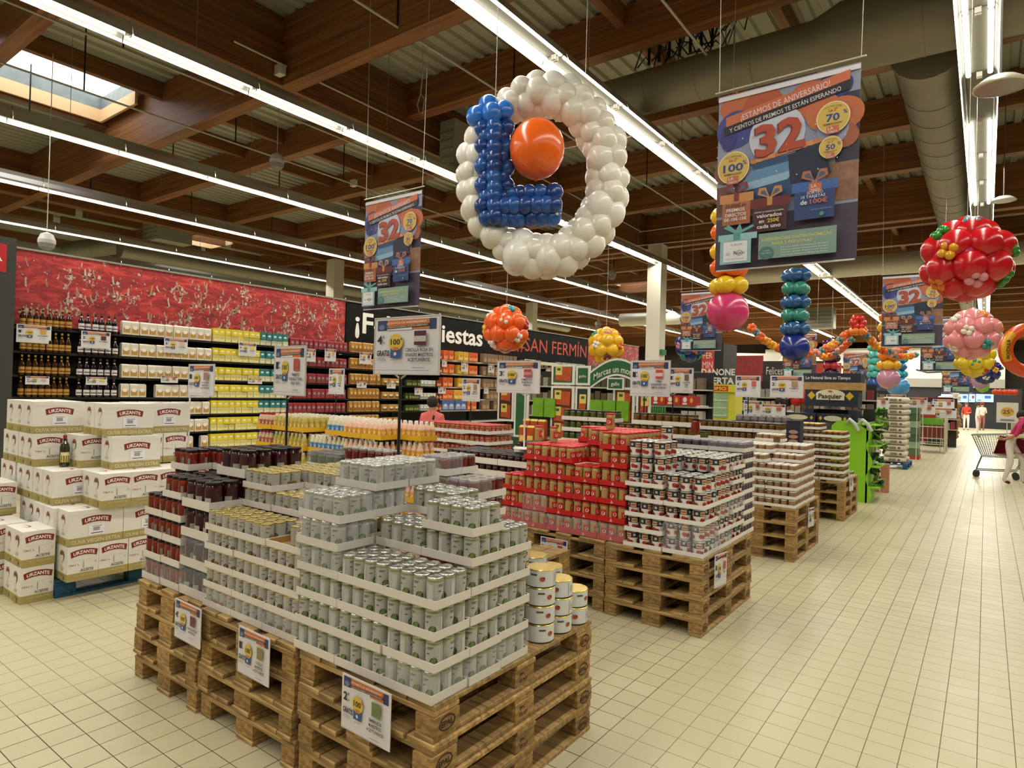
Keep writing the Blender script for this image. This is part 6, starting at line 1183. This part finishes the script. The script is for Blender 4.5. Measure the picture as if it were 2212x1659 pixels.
# leaning shopper at the right edge
base=Vector((.66,17.9,0))
J=dict(pelvis=(.22,0,.98),belly=(.12,0,1.15),chest=(0,0,1.34),neck=(-.0,-.05,1.44),chin=(.03,-.12,1.47),head=(.02,-.17,1.50),shl=(-.04,-.17,1.34),shr=(.04,.17,1.34),ell=(.12,-.26,1.08),elr=(.12,.26,1.1),wrl=(.3,-.3,.98),wrr=(.3,.28,1.0),hal=(.38,-.3,.98),har=(.38,.28,1.0),hil=(.2,-.1,.9),hir=(.24,.1,.9),knl=(-.02,-.14,.52),knr=(.2,.14,.5),anl=(.0,-.14,.09),anr=(.32,.14,.09),tol=(-.13,-.16,.04),tor=(.2,.14,.04))
J={k:Vector(v) for k,v in J.items()}
RAl=dict(RA); RAl['pelvis']=(.17,.13)
def ex(t,J):
    hairf('#1c1612')(t,J); b=MB(); b.tube([Vector((.28,-.16,1.06)),Vector((.08,-.19,1.04)),Vector((-.06,-.05,1.06)),Vector((.02,.16,1.08)),Vector((.25,.2,1.06))],.045,M('#d8d0a8',.7),8); O('waist_sash',b,t)
    b=MB(); b.add([(-.12,-.22,.98),(.4,-.26,1.06),(.5,-.24,.66),(.28,-.27,.62),(.02,-.27,.68),(-.28,-.24,.72),(-.12,.05,.98),(.4,.05,1.06),(.5,.0,.66),(-.28,.0,.72)],[(0,1,2,3,4,5),(0,6,7,1),(5,9,6,0),(1,7,8,2),(2,8,9,5,4,3)],M('#8c1420',.7)); O('sash_cloth',b,t,label='dark red cloth hanging from the waist')
person('person',J,ED,RAl,regs('#a81c50','#cfc8bc','#a87458','#6a1018'),'person in magenta shirt and white trousers leaning over beside the shopping cart',base,PI,None,ex)
# coral shirt shopper
p=at(935,858,Y=7.9); person('person',standing({'head':(0,-.02,1.61)}),ED,RA,regs('#d86a64','#2c2c34'),'person in coral pink shirt seen from behind at the product wall',(p.x,7.9,p.z-1.72),PI+.3,None,lambda t,J:(hairf('#2a1c16')(t,J),O('bag_strap',(lambda b:(b.tube([(-.1,.14,1.42),(-.06,.15,1.2),(-.0,.15,1.0)],.018,M_BLACK,6),b)[1])(MB()),t,label='black shoulder strap')))
for i,(px,py,Y,sh,tr,hr,lab,dx) in enumerate([(1683,862,15.5,'#d8d6d4','#cfccc8','#1c1612','person in white shirt with dark hair among the red scarves group, left',0),(1701,868,15.0,'#dcdada','#cfccc8','#2a1c14','person in white shirt, middle of the red scarves group',0),(1720,862,15.8,'#dcdada','#cfccc8','#1c2018','person in white shirt and red scarf, right of the group',0),(2088,873,49,'#b8301c','#d8d4cc','#4a4a4c','person in red top and white trousers at the end of the aisle',0),(2112,883,40,'#dcd8d8','#d8d0d0','#2a2020','person all in white walking at the end of the aisle',0),(2122,874,50,'#d8d0c0','#9a5a4c','#3a2018','person in cream top and red scarf at the end of the aisle',0)]):
    p=at(px,py,Y=Y); zt=1.72 if Y>30 else p.z+.03
    person('person',standing({'anl':(.1,.1,.09),'tol':(.11,0,.04),'wrl':(.1,-.25,1.1),'hal':(.04,-.28,1.12)} if i%2 else None),ED,RA,regs(sh,tr),lab,(p.x,Y,0),[.4,PI,-.5,0,PI/2,.3][i],None,hairf(hr,beret='#b01c20' if i in (2,5) else None))
p=at(1703,868,Y=14.7)
for k,(dx,dz) in enumerate(((0,0),(.12,.05),(.22,-.06),(.07,-.12))): g=MB(); g.sphere((0,0,0),(.13,.12,.12),M('#b81c1c',.6),10,7); O('red_hat',g,None,(p.x+dx+.05,14.9,p.z+.05+dz+.1),label='round red festive cap, %s of the cluster by the bakery display'%ORD[k],cat='hat',group='red caps of the festive group')
# shopping cart
t=T('shopping_cart','empty wire shopping cart with grey basket beside the leaning shopper','cart',(-.26,18.9,0)); GW=M('#7c8478',.35,.6); b=MB()
A=[(0,0,1.0),(1.0,-.05,1.08),(1.0,.55,1.08),(0,.5,1.0)]; B=[(.2,.05,.5),(.95,.03,.52),(.95,.48,.52),(.2,.45,.5)]
def lerp(p,q,u): return tuple(a+(c-a)*u for a,c in zip(p,q))
for s in range(4):
    a,a2,c,c2=A[s],A[(s+1)%4],B[s],B[(s+1)%4]; b.tube([a,a2],.016,GW,6); b.tube([c,c2],.012,GW,6)
    n=20 if s%2==0 else 10
    for k in range(n+1): b.tube([lerp(a,a2,k/n),lerp(c,c2,k/n)],.006,GW,4)
    for k in range(1,9): b.tube([lerp(a,c,k/9),lerp(a2,c2,k/9)],.006,GW,4)
for k in range(8): b.tube([lerp(B[0],B[1],k/7),lerp(B[3],B[2],k/7)],.006,GW,4)
O('basket',b,t); b=MB(); b.tube([(.2,.06,.5),(.12,.06,.25),(.1,.06,.17)],.014,GW,6); b.tube([(.2,.44,.5),(.12,.44,.25),(.1,.44,.17)],.014,GW,6); b.tube([(.1,.06,.17),(.85,.04,.2),(1.0,.03,.5)],.014,GW,6); b.tube([(.1,.44,.17),(.85,.46,.2),(1.0,.47,.5)],.014,GW,6); b.tube([(.1,.06,.17),(.1,.44,.17)],.014,GW,6); O('undercarriage',b,t)
b=MB(); b.tube([(1.04,-.08,1.1),(1.04,.58,1.1)],.02,M('#2a2a2c',.4),8); O('handle',b,t)
for x,y in ((.1,.06),(.1,.44),(.85,.04),(.85,.46)):
    b=MB(); b.tube([(x,y-.02,.075),(x,y+.02,.075)],.072,M('#26262a',.5),14); O('wheel',b,t)
b=MB(); b.sphere((.6,.25,.6),(.2,.14,.07),M('#dcdad4',.6),10,7); O('white_bag',b,None,(-.26,18.9,0),label='white bag lying in the shopping cart',cat='bag')

# ================= DROP WHAT NO NEARBY VIEW CAN SEE =================
from mathutils.bvhtree import BVHTree
bpy.context.view_layer.update()
SMALL={'can','jar','pot','pack','bottle','carton','tray','film','bag','light','sack'}
tops=[o for o in C.objects if o.parent is None and o.get('category')]
vs=[];fs=[];own=[];bbs={}
for o in tops:
    if o.type!='MESH' or o['category'] not in SMALL|{'tin','booth','panel','cap'}: continue
    bb=[o.matrix_world@Vector(c) for c in o.bound_box]; bbs[o]=bb
    if o['category'] in ('film','light'): continue
    c=sum(bb,Vector())/8; k=.72 if o['category'] in ('can','jar','pot','bottle','tin') else .96
    b0=len(vs)
    for v in bb: vs.append(Vector((c.x+(v.x-c.x)*k,c.y+(v.y-c.y)*k,c.z+(v.z-c.z)*(.5 if o['category']=='tray' else .93))))
    for f in ((0,1,2,3),(4,7,6,5),(0,4,5,1),(1,5,6,2),(2,6,7,3),(3,7,4,0)): fs.append(tuple(b0+i for i in f)); own.append(o)
bt=BVHTree.FromPolygons(vs,fs); eyes=[CAM,CAM-RV*.5,CAM+RV*.5,CAM+Vector((0,0,.3))]; gone=[]
for o,bb in bbs.items():
    if o['category'] not in SMALL or o['category']=='light': continue
    c=sum(bb,Vector())/8; pts=[c+(v-c)*1.02 for v in bb]+[(bb[1]+bb[6])/2,(bb[4]+bb[6])/2,(bb[0]+bb[5])/2,c+Vector((0,0,(max(v.z for v in bb)-c.z)*1.05))]
    ok=False
    for e in eyes:
        for p in pts:
            d=p-e; L_=d.length; d.normalize(); h=bt.ray_cast(e,d,L_-.004)
            if h[2] is None or own[h[2]] is o: ok=True; break
        if ok: break
    if ok:   # inside some frame?
        z_=(c-CAM).dot(WV); px=1106+FPX*(c-CAM).dot(RV)/z_; py=829.5-FPX*(c-CAM).dot(UV)/z_
        if not(-260<px<2470 and -200<py<1860): ok=False
    if not ok: gone.append(o)
kids={}
for o in C.objects:
    if o.parent: kids.setdefault(o.parent,[]).append(o)
rm=[]
for o in gone:
    rm.append(o)
    for ch in kids.get(o,()): rm.append(ch); rm+=kids.get(ch,[])
bpy.data.batch_remove(rm)
